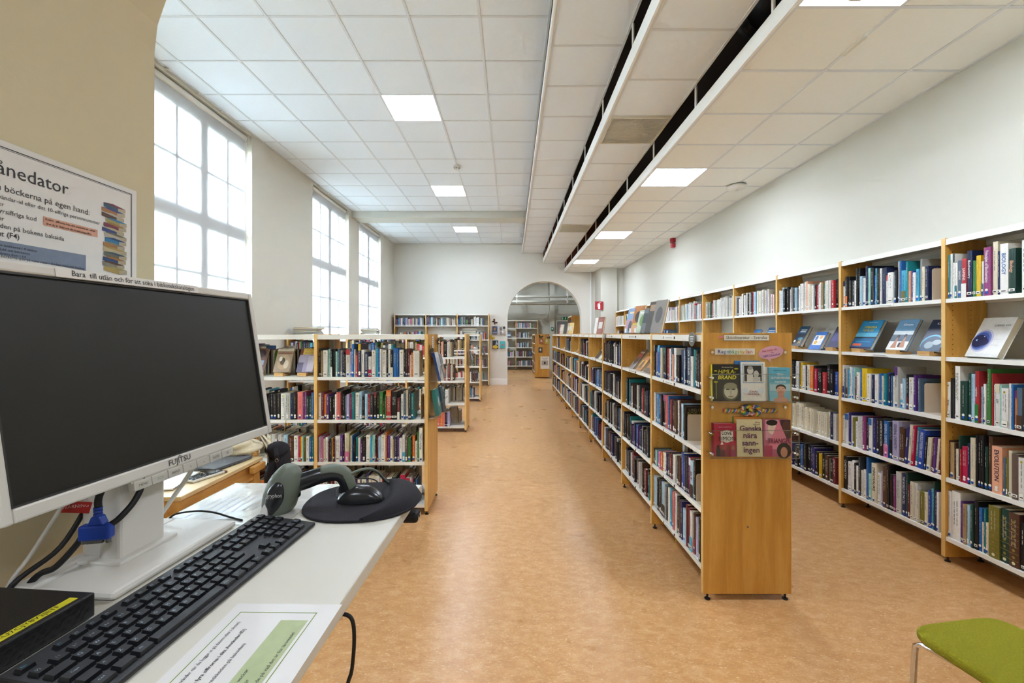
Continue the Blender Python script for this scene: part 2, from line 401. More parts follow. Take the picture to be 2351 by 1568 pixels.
for x, y, w in ((-1.2, -1.9, 'left'), (1.4, -1.9, 'right')): light_panel(x, x+.6, y, y+.6, 3.295, 'added unseen light panel in the room behind, %s one' % w)  # unseen panels, added to light the near arch wall and desk
for x, y, w in ((-.6, 15.4, 'left'), (1.9, 15.4, 'right')): light_panel(x, x+.6, y, y+.6, 3.745, 'added unseen fill panel beyond the far arch, %s one' % w, 'lamp_fill')  # unseen panels, added to brighten the far room instead of window light
# dark duct lying above the widest slot
t = thing('air_duct', 'black flexible air duct above the widest ceiling slot', 'duct', (0, 0, 0))
MB().sweep([(1.95+.06*math.sin(k*.7), 1.2+.22*k, 4.02+.03*math.sin(k)) for k in range(11)], [.15+.008*(k % 2) for k in range(11)], 14).build('hose', 'duct', t, smooth=True)
MB().sweep([(1.95, 3.4+.05*k, 4.02) for k in range(3)], .165, 14).build('collar', 'black_metal', t, smooth=True)
# fan vents set in the ceiling
for q, nm in zip(VENTS, ('near', 'far')):
    x0, x1, y0, y1 = q
    t = thing('ceiling_vent', 'square fan vent with perforated grille in the ceiling, %s one' % nm, 'vent', ((x0+x1)/2, (y0+y1)/2, ZC), group='ceiling fan vents')
    mb = MB()
    for a in (-.29, .27): mb.box(a, a+.02, -.29, .29, -.012, .02); mb.box(-.27, .27, a, a+.02, -.012, .02)
    mb.build('frame', 'grille', t)
    g = MB()
    for k in range(31):
        p = -.27+.018*k; g.box(p-.0014, p+.0014, -.27, .27, -.006, -.003); g.box(-.27, .27, p-.0014, p+.0014, -.009, -.006)
    tag(g.build('grille', 'grille', t), None, kind='stuff')
    MB().box(-.28, .28, -.28, .28, .10, .12).build('housing', 'vent_box', t)
    for k in range(14):
        a = k*2*math.pi/14
        MB().face([(.07*math.cos(a), .07*math.sin(a), .004), (.25*math.cos(a), .25*math.sin(a), .004), (.25*math.cos(a+.36), .25*math.sin(a+.36), .018), (.07*math.cos(a+.45), .07*math.sin(a+.45), .018)]).build('blade', 'white_metal', t)
    MB().cyl((0, 0, .001), (0, 0, .05), .10, 24).build('hub', 'white_metal', t)
# windows and roller blinds
for i, (a, b) in enumerate(WIN):
    w = struct(MB().box(XL-.15, XL-.07, a, a+.07, SILL, HEAD).box(XL-.15, XL-.07, b-.07, b, SILL, HEAD).box(XL-.15, XL-.07, a+.07, b-.07, SILL, SILL+.08).box(XL-.15, XL-.07, a+.07, b-.07, 3.90, HEAD).build('window_%d' % (i+1), 'fascia'))
    m = (a+b)/2
    MB().box(XL-.15, XL-.062, m-.065, m+.065, SILL+.08, 3.9).build('mullion', 'fascia', w)
    MB().box(XL-.15, XL-.064, a+.07, b-.07, 2.71, 2.89).build('transom', 'fascia', w)
    for c0, c1 in ((a+.07, m-.065), (m+.065, b-.07)):
        q = (c0+c1)/2
        MB().box(XL-.10, XL-.056, q-.018, q+.018, SILL+.08, 2.71).build('muntin', 'fascia', w); MB().box(XL-.10, XL-.056, q-.018, q+.018, 2.89, 3.9).build('muntin', 'fascia', w)
        for z in (1.64, 2.19, 3.38): MB().box(XL-.098, XL-.057, c0, c1, z-.018, z+.018).build('muntin', 'fascia', w)
        for p0, p1 in ((c0, q-.018), (q+.018, c1)):
            for z0, z1 in ((SILL+.08, 1.622), (1.658, 2.172), (2.208, 2.71), (2.89, 3.362), (3.398, 3.9)):
                MB().box(XL-.082, XL-.078, p0, p1, z0, z1).build('pane', 'glass', w)
    MB().box(XL-.07, XL+.05, a, b, SILL-.03, SILL).build('window_sill', 'fascia', w)
    t = thing('roller_blind', 'white translucent roller blind over the %s tall window' % ('nearest', 'second', 'third', 'farthest')[i], 'blind', (XL-.05, m, HEAD), group='roller blinds on the left windows')
    h = (b-a)/2
    MB().box(-.002, 0, -h+.07, h-.075, -3.0, -.06).build('fabric', 'blind_fabric', t)
    MB().cyl((.0, -h+.05, -.045), (.0, h-.065, -.045), .032, 16).build('tube', 'white_metal', t, smooth=True)
    MB().cyl((0, -h+.07, -3.0), (0, h-.075, -3.0), .012, 10).build('bottom_rail', 'white_metal', t, smooth=True)
    MB().box(-.03, .04, h-.06, h-.04, -.10, 0).build('bracket', 'white_plastic', t); MB().box(-.03, .04, -h+.03, -h+.05, -.10, 0).build('bracket', 'white_plastic', t)
    MB().cyl((.03, h-.1, -.05), (.03, h-.1, -2.2), .004, 6).build('pull_chain', 'white_plastic', t)
    for k in range(4):      # wire clips of the blind on the ceiling edge
        y = a+.2+k*.42
        MB().cyl((.05, y-m, .03), (.09, y-m, .015), .012, 8).build('hook', 'white_plastic', t)
# small things on the walls and ceilings
t = thing('smoke_detector', 'small white smoke detector with dark slots on the left ceiling', 'detector', (-.87, 6.95, ZL))
MB().cyl((0, 0, 0), (0, 0, -.03), .055, 18).build('base', 'white_plastic', t, smooth=False); MB().cyl((0, 0, -.03), (0, 0, -.055), .04, 18).build('head', 'white_plastic', t)
for k in range(6): MB().box(-.006, .006, -.0415, -.039, -.048, -.036).build('slot', 'black_metal', t, rot=(0, 0, k*R(60)))
t = thing('wifi_router', 'round white wireless access point under the low right ceiling', 'router', (2.77, 5.35, ZD))
MB().sweep([(0, 0, 0), (0, 0, -.02), (0, 0, -.045), (0, 0, -.06)], [.08, .115, .105, .07], 24).build('body', 'white_plastic', t, smooth=True)
MB().cyl((0, 0, -.06), (0, 0, -.062), .02, 14).build('badge', 'grey_plastic', t)
t = thing('sprinkler_clip', 'small yellowed clip on the right ceiling grid', 'clip', (2.178, 2.77, ZD))
MB().box(-.012, .012, -.09, .09, -.006, 0).build('plate', 'grille', t)
t = thing('fire_alarm', 'red fire alarm beacon high on the right wall', 'alarm', (XR, 8.35, 3.28))
MB().box(-.07, 0, -.06, .06, -.03, .08).build('body', 'red_plastic', t, bevel=.008); MB().box(-.06, -.005, -.05, .05, -.12, -.05).build('call_plate', 'red_plastic', t); MB().cyl((-.08, 0, .03), (-.07, 0, .03), .035, 14).build('lens', 'red_plastic', t)
# fire extinguisher sign, sticking out from the column's side
t = thing('extinguisher_sign', 'square red sign with white fire extinguisher on the column', 'sign', (2.43, 12.06, 2.29), rot=(0, 0, R(6)))
MB().box(-.115, .115, 0, .004, -.115, .115).build('plate', 'red_plastic', t)
mb = MB(); Wc = lin('#eeeeee')
mb.face([(x, -.001, z) for x, z in ((-.03, -.09), (.03, -.09), (.03, .025), (.022, .042), (.010, .050), (-.010, .050), (-.022, .042), (-.03, .025))], Wc)
mb.face([(x, -.001, z) for x, z in ((-.009, .050), (.009, .050), (.009, .064), (-.009, .064))], Wc); mb.face([(x, -.001, z) for x, z in ((-.012, .064), (.045, .078), (.045, .088), (-.012, .076))], Wc)
for q in (((-.012, .060), (-.012, .069), (-.052, .045), (-.045, .040)), ((-.045, .042), (-.052, .045), (-.056, -.03), (-.047, -.03))): mb.face([(x, -.001, z) for x, z in q], Wc)
mb.build('pictogram', 'attr_print', t)
# far room: pipes, door, exit sign
for z, y, r in ((2.98, 17.2, .045), (2.79, 17.3, .05), (2.70, 17.5, .03)):
    t = thing('heating_pipe', 'pale pipe across the room beyond the arch, %s one' % {2.98: 'top', 2.79: 'middle', 2.70: 'lowest'}[z], 'pipe', (0, y, z), group='pipes beyond the far arch')
    MB().cyl((-3.4, 0, 0), (3.1, 0, 0), r, 12).build('pipe', 'wall', t, smooth=True)
    for x in (.2, 2.2): MB().box(x, x+.03, -r-.004, r+.004, -r-.004, 3.75-z).build('hanger', 'fascia', t)
struct(MB().box(1.62, 1.82, 18.35, 18.6, 0, 3.75).build('wall_pier_beyond', 'wall'))
d = struct(MB().box(1.95, 2.82, 18.55, 18.6, 0, 2.04).build('door_1', 'door_grey'))
MB().box(1.88, 1.95, 18.54, 18.6, 0, 2.1).build('door_frame', 'fascia', d); MB().box(2.82, 2.89, 18.54, 18.6, 0, 2.1).build('door_frame', 'fascia', d); MB().box(1.95, 2.82, 18.54, 18.6, 2.04, 2.1).build('door_frame', 'fascia', d)
MB().cyl((2.02, 18.5, 1.02), (2.14, 18.5, 1.02), .012, 8).build('door_handle', 'steel', d)
t = thing('exit_sign', 'green exit sign with white arrow above the far grey door', 'sign', (2.3, 18.55, 2.17))
MB().box(-.17, .17, 0, .05, -.065, .065, lin('#1d7a4a')).build('box', 'attr', t)
mb = MB(); Wt = lin('#eaf4ee')
mb.face([(-.012, -.001, .045), (-.012, -.001, 0), (-.04, -.001, 0), (0, -.001, -.045), (.04, -.001, 0), (.012, -.001, 0), (.012, -.001, .045)], Wt)
mb.face([(-.15, -.001, -.05), (-.10, -.001, -.05), (-.10, -.001, .05), (-.15, -.001, .05)], Wt); mb.face([(.08, -.001, -.05), (.11, -.001, -.01), (.14, -.001, .05), (.10, -.001, .04)], Wt)
mb.build('arrow', 'attr_print', t)
t = thing('door_button', 'small green door button box on the far pier', 'switch', (1.72, 18.35, 1.72)); MB().box(-.05, .05, -.04, 0, -.07, .07, lin('#1f7a58')).build('box', 'attr', t, bevel=.006); MB().box(-.03, .03, -.042, -.04, -.02, .04, lin('#e8efe8')).build('plate', 'attr_print', t)
mb = MB()
struct(mb.box(1.05, 1.08, 13.2, 16.6, 3.44, 3.56).box(1.08, 3.12, 13.2, 16.6, 3.44, 3.47).build('ceiling_step_beyond', 'fascia'))
# ------------------------------------------------------------------ shelving runs
PAL = dict(k='#1f1e1f', w='#e4e2dc', c='#d9cfb4', n='#232c4d', b='#2a67a8', r='#2b479a', y='#45a9c9', l='#a3c4d6', t='#1f7f84', g='#3d7a3c', G='#24433a',
           o='#77702f', Y='#d0a91f', O='#d9742a', R='#b03338', C='#b51f48', m='#6d2530', p='#5b3478', P='#8f3f76', K='#3a3a3d', s='#52667a', e='#9a9a97', E='#c6c4bd',
           B='#54392a', T='#ac9066', i='#2e2a66', v='#b3abcb', M='#9bcdc0', S='#cf6a63', h='#dda283', a='#6b5a50', f='#cd6f98')
CNAME = dict(k='black', w='white', c='cream', n='navy', b='blue', r='royal-blue', y='cyan', l='light-blue', t='teal', g='green', G='dark-green', o='olive', Y='yellow',
             O='orange', R='red', C='crimson', m='maroon', p='purple', P='plum', K='charcoal', s='slate-blue', e='grey', E='pale-grey', B='brown', T='tan', i='indigo',
             v='lavender', M='mint', S='salmon', h='peach', a='taupe', f='pink')
rnd = random.Random(7)

class Run: pass
def shelf_run(name, label, cat, origin, rotz, nb, pitch, depth, height, levels, double=False, near=0, lip=.026, holes=False, wood_top=False, group=None, backs=True):
    r = Run(); r.o = origin; r.rot = rotz; r.nb = nb; r.pitch = pitch; r.depth = depth; r.levels = levels; r.height = height; r.double = double
    t = thing(name, label, cat, (origin[0], origin[1], 0), rotz, group); r.root = t
    up = MB().box(-.0125, .0125, .002, depth-.002, .035, height).mesh('upright')
    edge = MB().box(-.0128, .0128, 0, .002, .035, height).mesh('upright_edge')
    foot = MB().cyl((0, 0, 0), (0, 0, .006), .016, 10).cyl((0, 0, .006), (0, 0, .036), .006, 8).mesh('foot')
    for k in range(nb+1):
        u = mk('upright', up, 'beech', t, loc=(k*pitch, 0, 0))
        mk('edge_band', edge, 'beech_edge', u)
        if double: mk('edge_band', edge, 'beech_edge', u, loc=(0, depth-.002, 0))
        for y in (.03, depth-.03): mk('foot', foot, 'black_metal', t, loc=(k*pitch, y, 0))
    sd = depth/2-.03 if double else depth-.01
    w = pitch/2-.0135
    sh = MB().box(-w, w, .004, sd, -.004, 0).box(-w, w, .004, .008, -lip, 0).box(-w, w, sd-.004, sd, -lip, 0).mesh('shelf')
    tp = MB().box(-w, w, .004, depth-.004, -.006, 0).box(-w, w, .004, .008, -.038, -.006).box(-w, w, depth-.008, depth-.004, -.038, -.006).mesh('top_board')
    wt = MB().box(-w, w, .006, depth-.006, 0, .008).mesh('wood_top')
    for k in range(nb):
        cx = (k+.5)*pitch
        for z in levels:
            mk('shelf', sh, 'white_metal', t, loc=(cx, 0, z))
            if double: mk('shelf', sh, 'white_metal', t, loc=(cx, depth, z), rot=(0, 0, math.pi))
        tb = mk('top_board', tp, 'white_metal', t, loc=(cx, 0, height-(.012 if wood_top else .006)))
        if wood_top: mk('wood_top', wt, 'beech_flat', tb, loc=(0, 0, 0))
        if double: MB().box(-.02, .02, -.012, .012, .04, height-.05).build('back_post', 'white_metal', t, loc=(k*pitch+.035, depth/2, 0))
    if holes:
        mb = MB()
        for k in range(nb+1):
            for y in (.05, .17, .245)[:2 if not double else 3]:
                z = .12
                while z < height-.06:
                    for s in (-1, 1):
                        if (k == 0 and s < 0) or (k == nb and s > 0): continue
                        x = k*pitch+s*.0128
                        mb.face([(x, y-.0025, z-.0025), (x, y+.0025, z-.0025), (x, y+.0025, z+.0025), (x, y-.0025, z+.0025)])
                    z += .032
        tag(mb.build('peg_holes', 'black_metal', t), None, kind='stuff')
    return r

WALL_D0 = 1.97
WALL_LV = [.17, .558, .953, 1.349, 1.731]
wallrun = shelf_run('wall_bookcase', 'tall beech wall bookcase with white shelves along the right wall', 'bookcase', (2.85, WALL_D0+11*.905), -R(90), 11, .905, .277, 2.13, WALL_LV, holes=True)
MID_LV = [.18, .505, .834, 1.18]
midrun = shelf_run('aisle_bookcase', 'long low double-sided beech bookcase down the middle of the room', 'bookcase', (1.08, 2.468+10*.902), -R(90), 10, .902, .50, 1.507, MID_LV, double=True, holes=True, wood_top=True)
LOW_LV = [.09, .44, .79, 1.145]
low1 = shelf_run('low_bookcase', 'low double-sided beech bookcase just behind the desk', 'bookcase', (-.705-2*.915, 3.6), 0, 2, .915, .49, 1.5, LOW_LV, double=True, holes=True, group='low bookcases on the left')
low2 = shelf_run('low_bookcase', 'second low bookcase from the desk, along the left windows', 'bookcase', (-.70-3*.905, 6.64), 0, 3, .905, .49, 1.5, LOW_LV, double=True, group='low bookcases on the left')
low3 = shelf_run('low_bookcase', 'farthest of the three low bookcases on the left', 'bookcase', (-.70-3*.905, 9.68), 0, 3, .905, .49, 1.5, LOW_LV, double=True, group='low bookcases on the left')
endrun = shelf_run('tall_bookcase', 'tall three-bay bookcase against the far wall, left of the arch', 'bookcase', (-3.38, 12.6), 0, 3, .905, .28, 2.09, [.17, .55, .94, 1.34, 1.75])
farrun = shelf_run('tall_bookcase', 'tall bookcase on the back wall seen through the arch', 'bookcase', (-.72, 18.2), 0, 2, .91, .28, 2.09, [.17, .55, .94, 1.34, 1.75])
farlow = shelf_run('low_bookcase', 'low bookcase with posters on its end beyond the arch', 'bookcase', (.80, 14.86+2*.905), -R(90), 2, .905, .50, 1.5, MID_LV, double=True)
farside = shelf_run('tall_bookcase', 'tall bookcase peeking in at the right edge of the far arch', 'bookcase', (2.0, 15.4), -R(90), 1, .905, .28, 2.12, [.17, .55, .94, 1.34, 1.75])

# ------------------------------------------------------------------ books
BOOKS = []          # candidate books: dict with world placement
def place(run, lx, lz, w, h, d, code, inset, side=0, lean=0.0, where=None, idx=0, detail=1):
    """side 0: front of the run, 1: its back. lx = centre along the run"""
    ly = inset if side == 0 else run.depth-inset
    rot = run.rot+(math.pi if side else 0)
    c, s = math.cos(run.rot), math.sin(run.rot)
    x = run.o[0]+c*lx-s*ly; y = run.o[1]+s*lx+c*ly
    BOOKS.append(dict(x=x, y=y, z=lz+.0006, rot=rot, w=w, h=h, d=d, code=code, lean=lean, where=where, idx=idx, detail=detail))

def parse(run, bay, level, z, spec, org, sc, where, lean_from=None, lean=0):
    """shelf contents measured from left to right: 'x0 x1 ytop code'"""
    prev = None; k = 0
    for e in spec.split(';'):
        a = e.split()
        if len(a) < 4: continue
        x0, x1, yt = (float(q) for q in a[:3]); code = a[3]
        p0, p1, py = org[0]+x0/sc, org[0]+x1/sc, org[1]+yt/sc
        if abs(run.rot) > .1:
            F = run.o[0]+.018
            D0, D1 = 1000*F/(p0-1174), 1000*F/(p1-1174); l0, l1 = run.o[1]-D0, run.o[1]-D1; D = (D0+D1)/2
        else:
            D = run.o[1]+.018; l0, l1 = (p0-1174)*D/1000-run.o[0], (p1-1174)*D/1000-run.o[0]
        if prev is None: prev = bay*run.pitch+.014
        l0 = max(l0, prev+.0006); l1 = min(max(l1, l0+.006), (bay+1)*run.pitch-.014)
        if l1-l0 < .004: continue
        prev = l1
        lv = run.levels+[run.height-.05]
        h = min(max(1.5+(767-py)*D/1000-z, .12), lv[level+1]-z-.032)
        k += 1
        ln = lean if (lean_from and k >= lean_from) else 0
        w = (l1-l0)*(.97 if ln else 1)
        place(run, (l0+l1)/2, z, w-.0012, h, min(.21, max(.13, h*.72)), code, .012+rnd.random()*.012, 0, ln, where, k)
    return prev

PALW = {'mix': 'kkkkkwwwwKKnnbbrRmgGtseEBToYOppPvlySc', 'dark': 'kkkkkkkkKKKKwwwnnBsmaRebpt', 'pale': 'wwwwwwwwwEEcckRlKvge', 'nov': 'kkkkKKwwwcnnsmaRbBeOyGp', 'far': 'kKwwEnbrlRmfgtscOesv', 'warm': 'wwcccTTBBamohEkGRt'}
def fill(run, bay, level, pal='mix', amount=1.0, wmin=.012, wmax=.042, hmin=.19, hmax=.25, side=0, detail=1, start=0.0):
    lv = run.levels+[run.height-.05]; z = run.levels[level]; gap = lv[level+1]-z-.035
    x = bay*run.pitch+.016+start*run.pitch; end = bay*run.pitch+.016+(run.pitch-.032)*amount; k = 0; hb = rnd.uniform(hmin, hmax)
    while True:
        w = rnd.uniform(wmin, wmax) if rnd.random() > .12 else rnd.uniform(wmax, wmax*1.5)
        if x+w > end: break
        if rnd.random() < .3: hb = rnd.uniform(hmin, hmax)
        h = min(gap, max(.15, hb+rnd.uniform(-.02, .02))); k += 1
        place(run, x+w/2, z, w-.0015, h, rnd.uniform(.13, .2), rnd.choice(PALW[pal]) if pal in PALW else pal[k % len(pal)], .01+rnd.random()*.03, side, 0, None, k, detail)
        x += w

Wn, Ws, Wt_ = 'nearest wall bookcase bay', 'second wall bookcase bay', 'third wall bookcase bay'
Cn = 'nearest aisle bookcase bay'; Ln = 'nearest low bookcase, right bay'; Ll = 'nearest low bookcase, left bay'
TOP, SEC, THI, LOWR, BOT = 'top shelf', 'second shelf', 'third shelf', 'fourth shelf', 'bottom shelf'
# wall bookcase, second bay (bay index 9)
parse(wallrun, 9, 4, 1.731, "105 133 475 w^n;135 170 410 k_O;170 190 412 k;190 225 465 k=@Y;225 262 465 K;265 290 465 w;290 318 290 k;318 345 290 k;345 385 405 l=TIME@c;385 428 430 w;430 465 200 n;465 498 285 M;498 545 285 k;545 572 390 r;572 592 290 y;592 620 290 k=@Y;622 650 290 w;652 715 280 n=@l;717 740 390 w^R;742 818 350 wd;820 843 340 l;845 880 320 k;880 910 190 E;912 943 185 b;946 1008 320 y_o;1010 1042 190 t;1044 1075 330 h;1077 1105 325 r;1107 1145 350 w;1147 1190 300 y;1205 1235 155 e;1237 1274 265 c;1278 1325 255 n", (1920, 570), 6.272, (TOP, Ws))
parse(wallrun, 9, 2, .953, "115 160 150 w_r;162 185 220 s;187 220 215 e_B;222 250 235 y;255 297 185 w=EARTHSHOCK@k;299 328 200 l;330 355 200 M;357 385 370 m;388 445 290 wd;447 475 240 b;480 580 215 Y=@k;585 660 315 wd;667 722 335 n;727 793 330 w=@R;800 848 310 b;852 898 355 c;902 953 320 t;960 998 295 r;1000 1038 310 k;1040 1063 350 b;1067 1110 365 c;1120 1180 185 E^p;1215 1263 505 w_y;1266 1320 405 l;1322 1358 330 k_m;1366 1455 385 wd;1460 1510 340 p;1535 1578 405 s", (1920, 820), 8.252, (THI, Ws))
parse(wallrun, 9, 1, .558, "75 105 130 wd;107 148 105 w^b;150 185 90 i;187 200 130 w;201 232 155 o;235 258 205 w;260 283 140 E;284 307 140 E;308 330 140 E;332 370 140 P;372 396 150 k;398 440 165 w^b;445 490 165 i;491 536 165 k;540 590 170 k=CHEMISTRY_IN_ACTION@w;592 650 200 b_f=GENERAL_CHEMISTRY@w;656 702 210 k;706 784 200 v=GENERAL_CHEMISTRY@n;786 848 280 B;852 890 270 i=Chemistry@w;892 928 240 c=CHEMISTRY@k;930 968 250 C=ADVANCED_CHEMISTRY_1@w;970 1008 270 t=ADVANCED_CHEMISTRY_2@w;1010 1085 300 r=PRINCIPLES_OF_MODERN_CHEMISTRY@w;1088 1112 385 k;1114 1165 400 c;1167 1195 400 m;1198 1230 400 p;1232 1262 415 c;1264 1296 415 m", (1920, 930), 5.408, (LOWR, Ws), 20, -R(4))
parse(wallrun, 9, 0, .17, "75 135 635 k=CHEMISTRY@w;140 190 705 wd;192 225 690 w=@R;226 247 720 k;250 275 755 w;278 300 650 K;301 325 810 c;326 345 815 l;347 375 800 w=@k;380 405 650 b;407 438 850 M;442 505 725 c=DINOSAURS@k;512 555 845 wd;558 575 820 v;577 632 775 B=THE_CELL@T;636 665 745 k;667 710 860 k=@R;712 738 880 P;740 803 830 E;805 860 850 n=THE_WORLD_OF_THE_CELL@w;862 887 840 G;889 912 985 m;914 963 955 c;965 1004 975 E;1006 1029 1060 c;1031 1085 1075 o;1088 1130 1090 c;1132 1174 1065 r;1176 1203 1040 y;1205 1228 955 G;1230 1252 1060 i;1254 1280 1085 w", (1920, 930), 5.408, (BOT, Ws))
# wall bookcase, nearest bay (bay index 10)
parse(wallrun, 10, 4, 1.731, "100 130 330 R;135 163 225 t;165 190 210 w;192 212 210 w^G;214 242 315 w_t;246 290 285 s=SAPIENS@w;292 350 265 R_w=SAPIENS@w;355 414 175 n=Biochemistry@w;416 454 285 g;456 508 230 Y;510 537 295 w_s;541 620 135 P=Principles_of_Biochemistry@w;625 682 48 c;684 720 180 n;723 815 95 w=BIOLOGY@b;820 897 150 G=Biology@h;965 1010 55 w;1014 1060 150 k;1064 1110 90 R;1114 1190 120 w;1195 1270 140 b;1275 1330 150 G;1335 1420 100 w", (2150, 540), 4.9, (TOP, Wn))
parse(wallrun, 10, 2, .953, "118 188 262 wd=Biologi@k;191 240 215 k=@R;243 308 60 w;312 402 255 G;404 455 150 G=@M;457 503 160 l;509 560 125 R_g=regnskog@w;562 594 325 l;596 611 330 k;613 644 290 w=EKOLOGI@k;646 664 265 g;666 708 95 g;710 726 155 R;728 746 300 w;748 811 290 w^c=LIV@t;813 838 305 M;841 933 345 wd;936 966 285 w;968 1000 300 b;1002 1030 375 O^p;1033 1103 340 s_B;1106 1160 340 B;1163 1230 300 G;1234 1300 330 w;1305 1380 290 k", (2150, 830), 5.602, (THI, Wn))
parse(wallrun, 10, 1, .558, "122 165 1010 B;167 220 1045 T;223 243 1045 B;246 276 1125 c;279 304 955 G;306 327 1130 R;330 400 1095 C=@w;402 444 1055 n;447 512 985 c=@s;515 545 950 k=@w;547 580 950 k=@w;582 613 955 k=@w;616 655 1095 G;658 710 965 B=@h;713 845 1095 h=EVOLUTION@n;847 880 1240 s;882 912 1235 o;916 965 1150 c;970 1058 1190 a;1062 1140 1240 wd=Fysisk_antropologi@k;1145 1200 1150 k;1205 1270 1180 m;1275 1330 1200 c", (2150, 830), 5.602, (LOWR, Wn))
parse(wallrun, 10, 0, .17, "148 210 298 w;213 335 310 w=@k;338 372 445 p;376 434 490 T;436 474 505 l;476 504 490 t;506 538 490 G;541 598 440 k=@w;600 648 540 b;650 674 745 c;676 709 560 t;711 753 755 c;757 915 520 o#;918 1045 560 G#;1048 1200 620 B#;1203 1258 760 k;1262 1330 800 w;1335 1400 700 r", (2150, 1080), 6.274, (BOT, Wn))
# aisle bookcase, nearest bay (bay index 9)
parse(midrun, 9, 3, 1.18, "105 155 360 K^e;158 185 545 B;188 213 550 w;215 249 430 r;251 298 370 b^y;302 352 435 c;355 398 440 k^t;400 428 450 k;430 456 400 k=@M;460 496 450 R=@w;498 555 455 w;557 600 430 s=@w;603 633 600 h;636 700 440 w;715 758 620 k;760 803 620 k;806 885 490 n=@w;888 914 490 l;917 958 430 n=JO_NESBØ@w;962 1055 420 s=JO_NESBØ@w;1070 1130 650 w=@k;1135 1178 485 t;1182 1222 500 K;1224 1263 500 K;1266 1328 590 k;1332 1376 420 m=@w", (1490, 760), 11.2, (TOP, Cn))
parse(midrun, 9, 2, .834, "115 148 100 w;150 174 130 P;176 214 140 y;216 249 165 r;251 295 150 k=@Y;298 344 150 k^P=@w;346 400 165 S;403 429 180 b;432 488 250 m;491 538 260 k;541 586 290 B=@Y;590 634 280 w;637 678 270 B;681 724 340 l;726 752 370 k;755 800 400 k", (1490, 890), 9.222, (SEC, Cn))
parse(midrun, 9, 1, .505, "62 80 -45 k;81 94 -40 k=@w;96 114 -30 M;115 133 -28 b;135 157 -20 f;158 180 -10 O;182 203 -8 c;204 226 0 w;230 252 -2 i;254 274 5 K;276 300 10 m;301 324 10 k;327 359 30 w=@R;361 377 40 e;379 394 40 k;396 424 50 B;426 462 0 r=@w;464 494 40 n=@w;496 511 40 k;512 524 45 i;526 549 65 R^w;551 589 105 l_k=SKY@k;592 622 80 k", (1490, 1040), 5.807, (THI, Cn))
parse(midrun, 9, 0, .18, "65 104 310 l;106 124 335 k=@w;126 144 345 k=@w;146 163 355 k=@Y;166 209 395 l_k;211 227 450 e;228 245 460 k;247 274 470 w;276 299 480 y;301 314 510 e;316 344 515 S;346 367 540 w;369 387 580 k=@w;388 404 585 k;406 428 625 B=@T;430 449 640 i;452 498 750 l=@k;501 528 690 m;530 552 730 m=@T;554 589 780 w_y;592 614 800 B_R;616 640 860 v;642 664 870 l;667 706 880 k=@w", (1490, 1040), 5.807, (BOT, Cn))
# nearest low bookcase
parse(low1, 1, 3, 1.145, "45 84 420 k;86 153 270 k;156 184 320 T;186 285 310 wd;300 349 290 M;351 389 290 k_w;391 450 290 k=@t;455 494 335 M;496 544 280 s;546 589 310 e;591 629 360 n;631 664 390 k=@T;667 754 290 w^R;756 784 340 v;786 840 185 b;843 869 290 w;871 904 410 S;906 929 340 R;931 984 180 n^Y;987 1049 300 w=@k;1052 1136 350 n=SCIENCE_AND_HUMAN_BEHAVIOR@w;1140 1204 440 w_C;1206 1289 305 wd;1291 1334 280 y;1336 1374 270 b=@w;1376 1410 280 w;1414 1505 305 wd;1510 1540 300 k;1542 1588 300 w;1592 1650 310 k_c;1653 1730 265 b=@c;1732 1755 280 b;1757 1779 280 b;1781 1870 300 wd;1872 1902 290 k;1905 1940 280 K;1945 1988 285 m;1990 2022 405 E;2026 2062 360 O;2066 2195 320 w=@e", (720, 770), 9.04, (TOP, Ln))
parse(low1, 1, 2, .79, "65 152 300 wd;156 215 280 m;218 264 320 O=@c;268 326 320 p;330 390 360 k;392 436 345 k;440 476 320 w;480 562 280 S;565 599 255 k;601 640 310 k=@c;643 681 350 s;685 742 320 v=@k;745 796 320 P;800 852 275 t;858 945 290 wd;950 1005 265 l;1008 1057 375 k;1059 1120 310 l=@b;1122 1168 320 R=@w;1170 1236 300 K;1250 1310 275 k^m;1312 1365 270 k=@Y;1368 1439 265 g;1441 1476 400 k=@Y;1478 1505 320 g;1508 1611 235 R^O=COGNITIVE_PSYCHOLOGY@c;1615 1730 265 k=@w;1735 1787 400 m_w;1790 1810 450 G;1812 1869 320 w;1871 1914 310 s;1916 1962 230 c;1965 2022 250 K=@c;2025 2072 300 t", (720, 870), 9.04, (SEC, Ln))
parse(low1, 1, 1, .44, "60 101 270 R;103 146 300 l;148 196 300 f=@k;198 246 340 c;248 301 310 w=@k;303 325 400 m;327 363 335 n;365 400 330 Y;402 440 335 m;443 546 290 w;548 604 260 p=@w;606 636 380 k;638 736 230 c_f;738 760 230 o;762 788 275 w;790 813 280 b;815 837 385 k;839 866 300 k=@O;868 916 310 t=@k;918 966 320 w;968 1011 395 p;1013 1077 300 k=@T;1088 1176 260 wd;1180 1216 300 y;1218 1276 270 M;1278 1306 350 k_R;1308 1341 240 m;1343 1396 290 l=@b;1400 1490 255 wd;1492 1516 210 O;1518 1583 280 p=@v;1585 1640 290 w;1642 1672 350 T;1675 1736 290 n;1738 1774 280 p;1778 1840 330 w;1842 1899 260 w_y;1901 1951 300 a;1953 2016 320 g=@k;2018 2040 310 k;2042 2098 280 O=@w;2100 2149 390 w;2151 2190 190 g;2192 2262 110 w=Child_Psychology@b", (720, 970), 9.04, (THI, Ln))
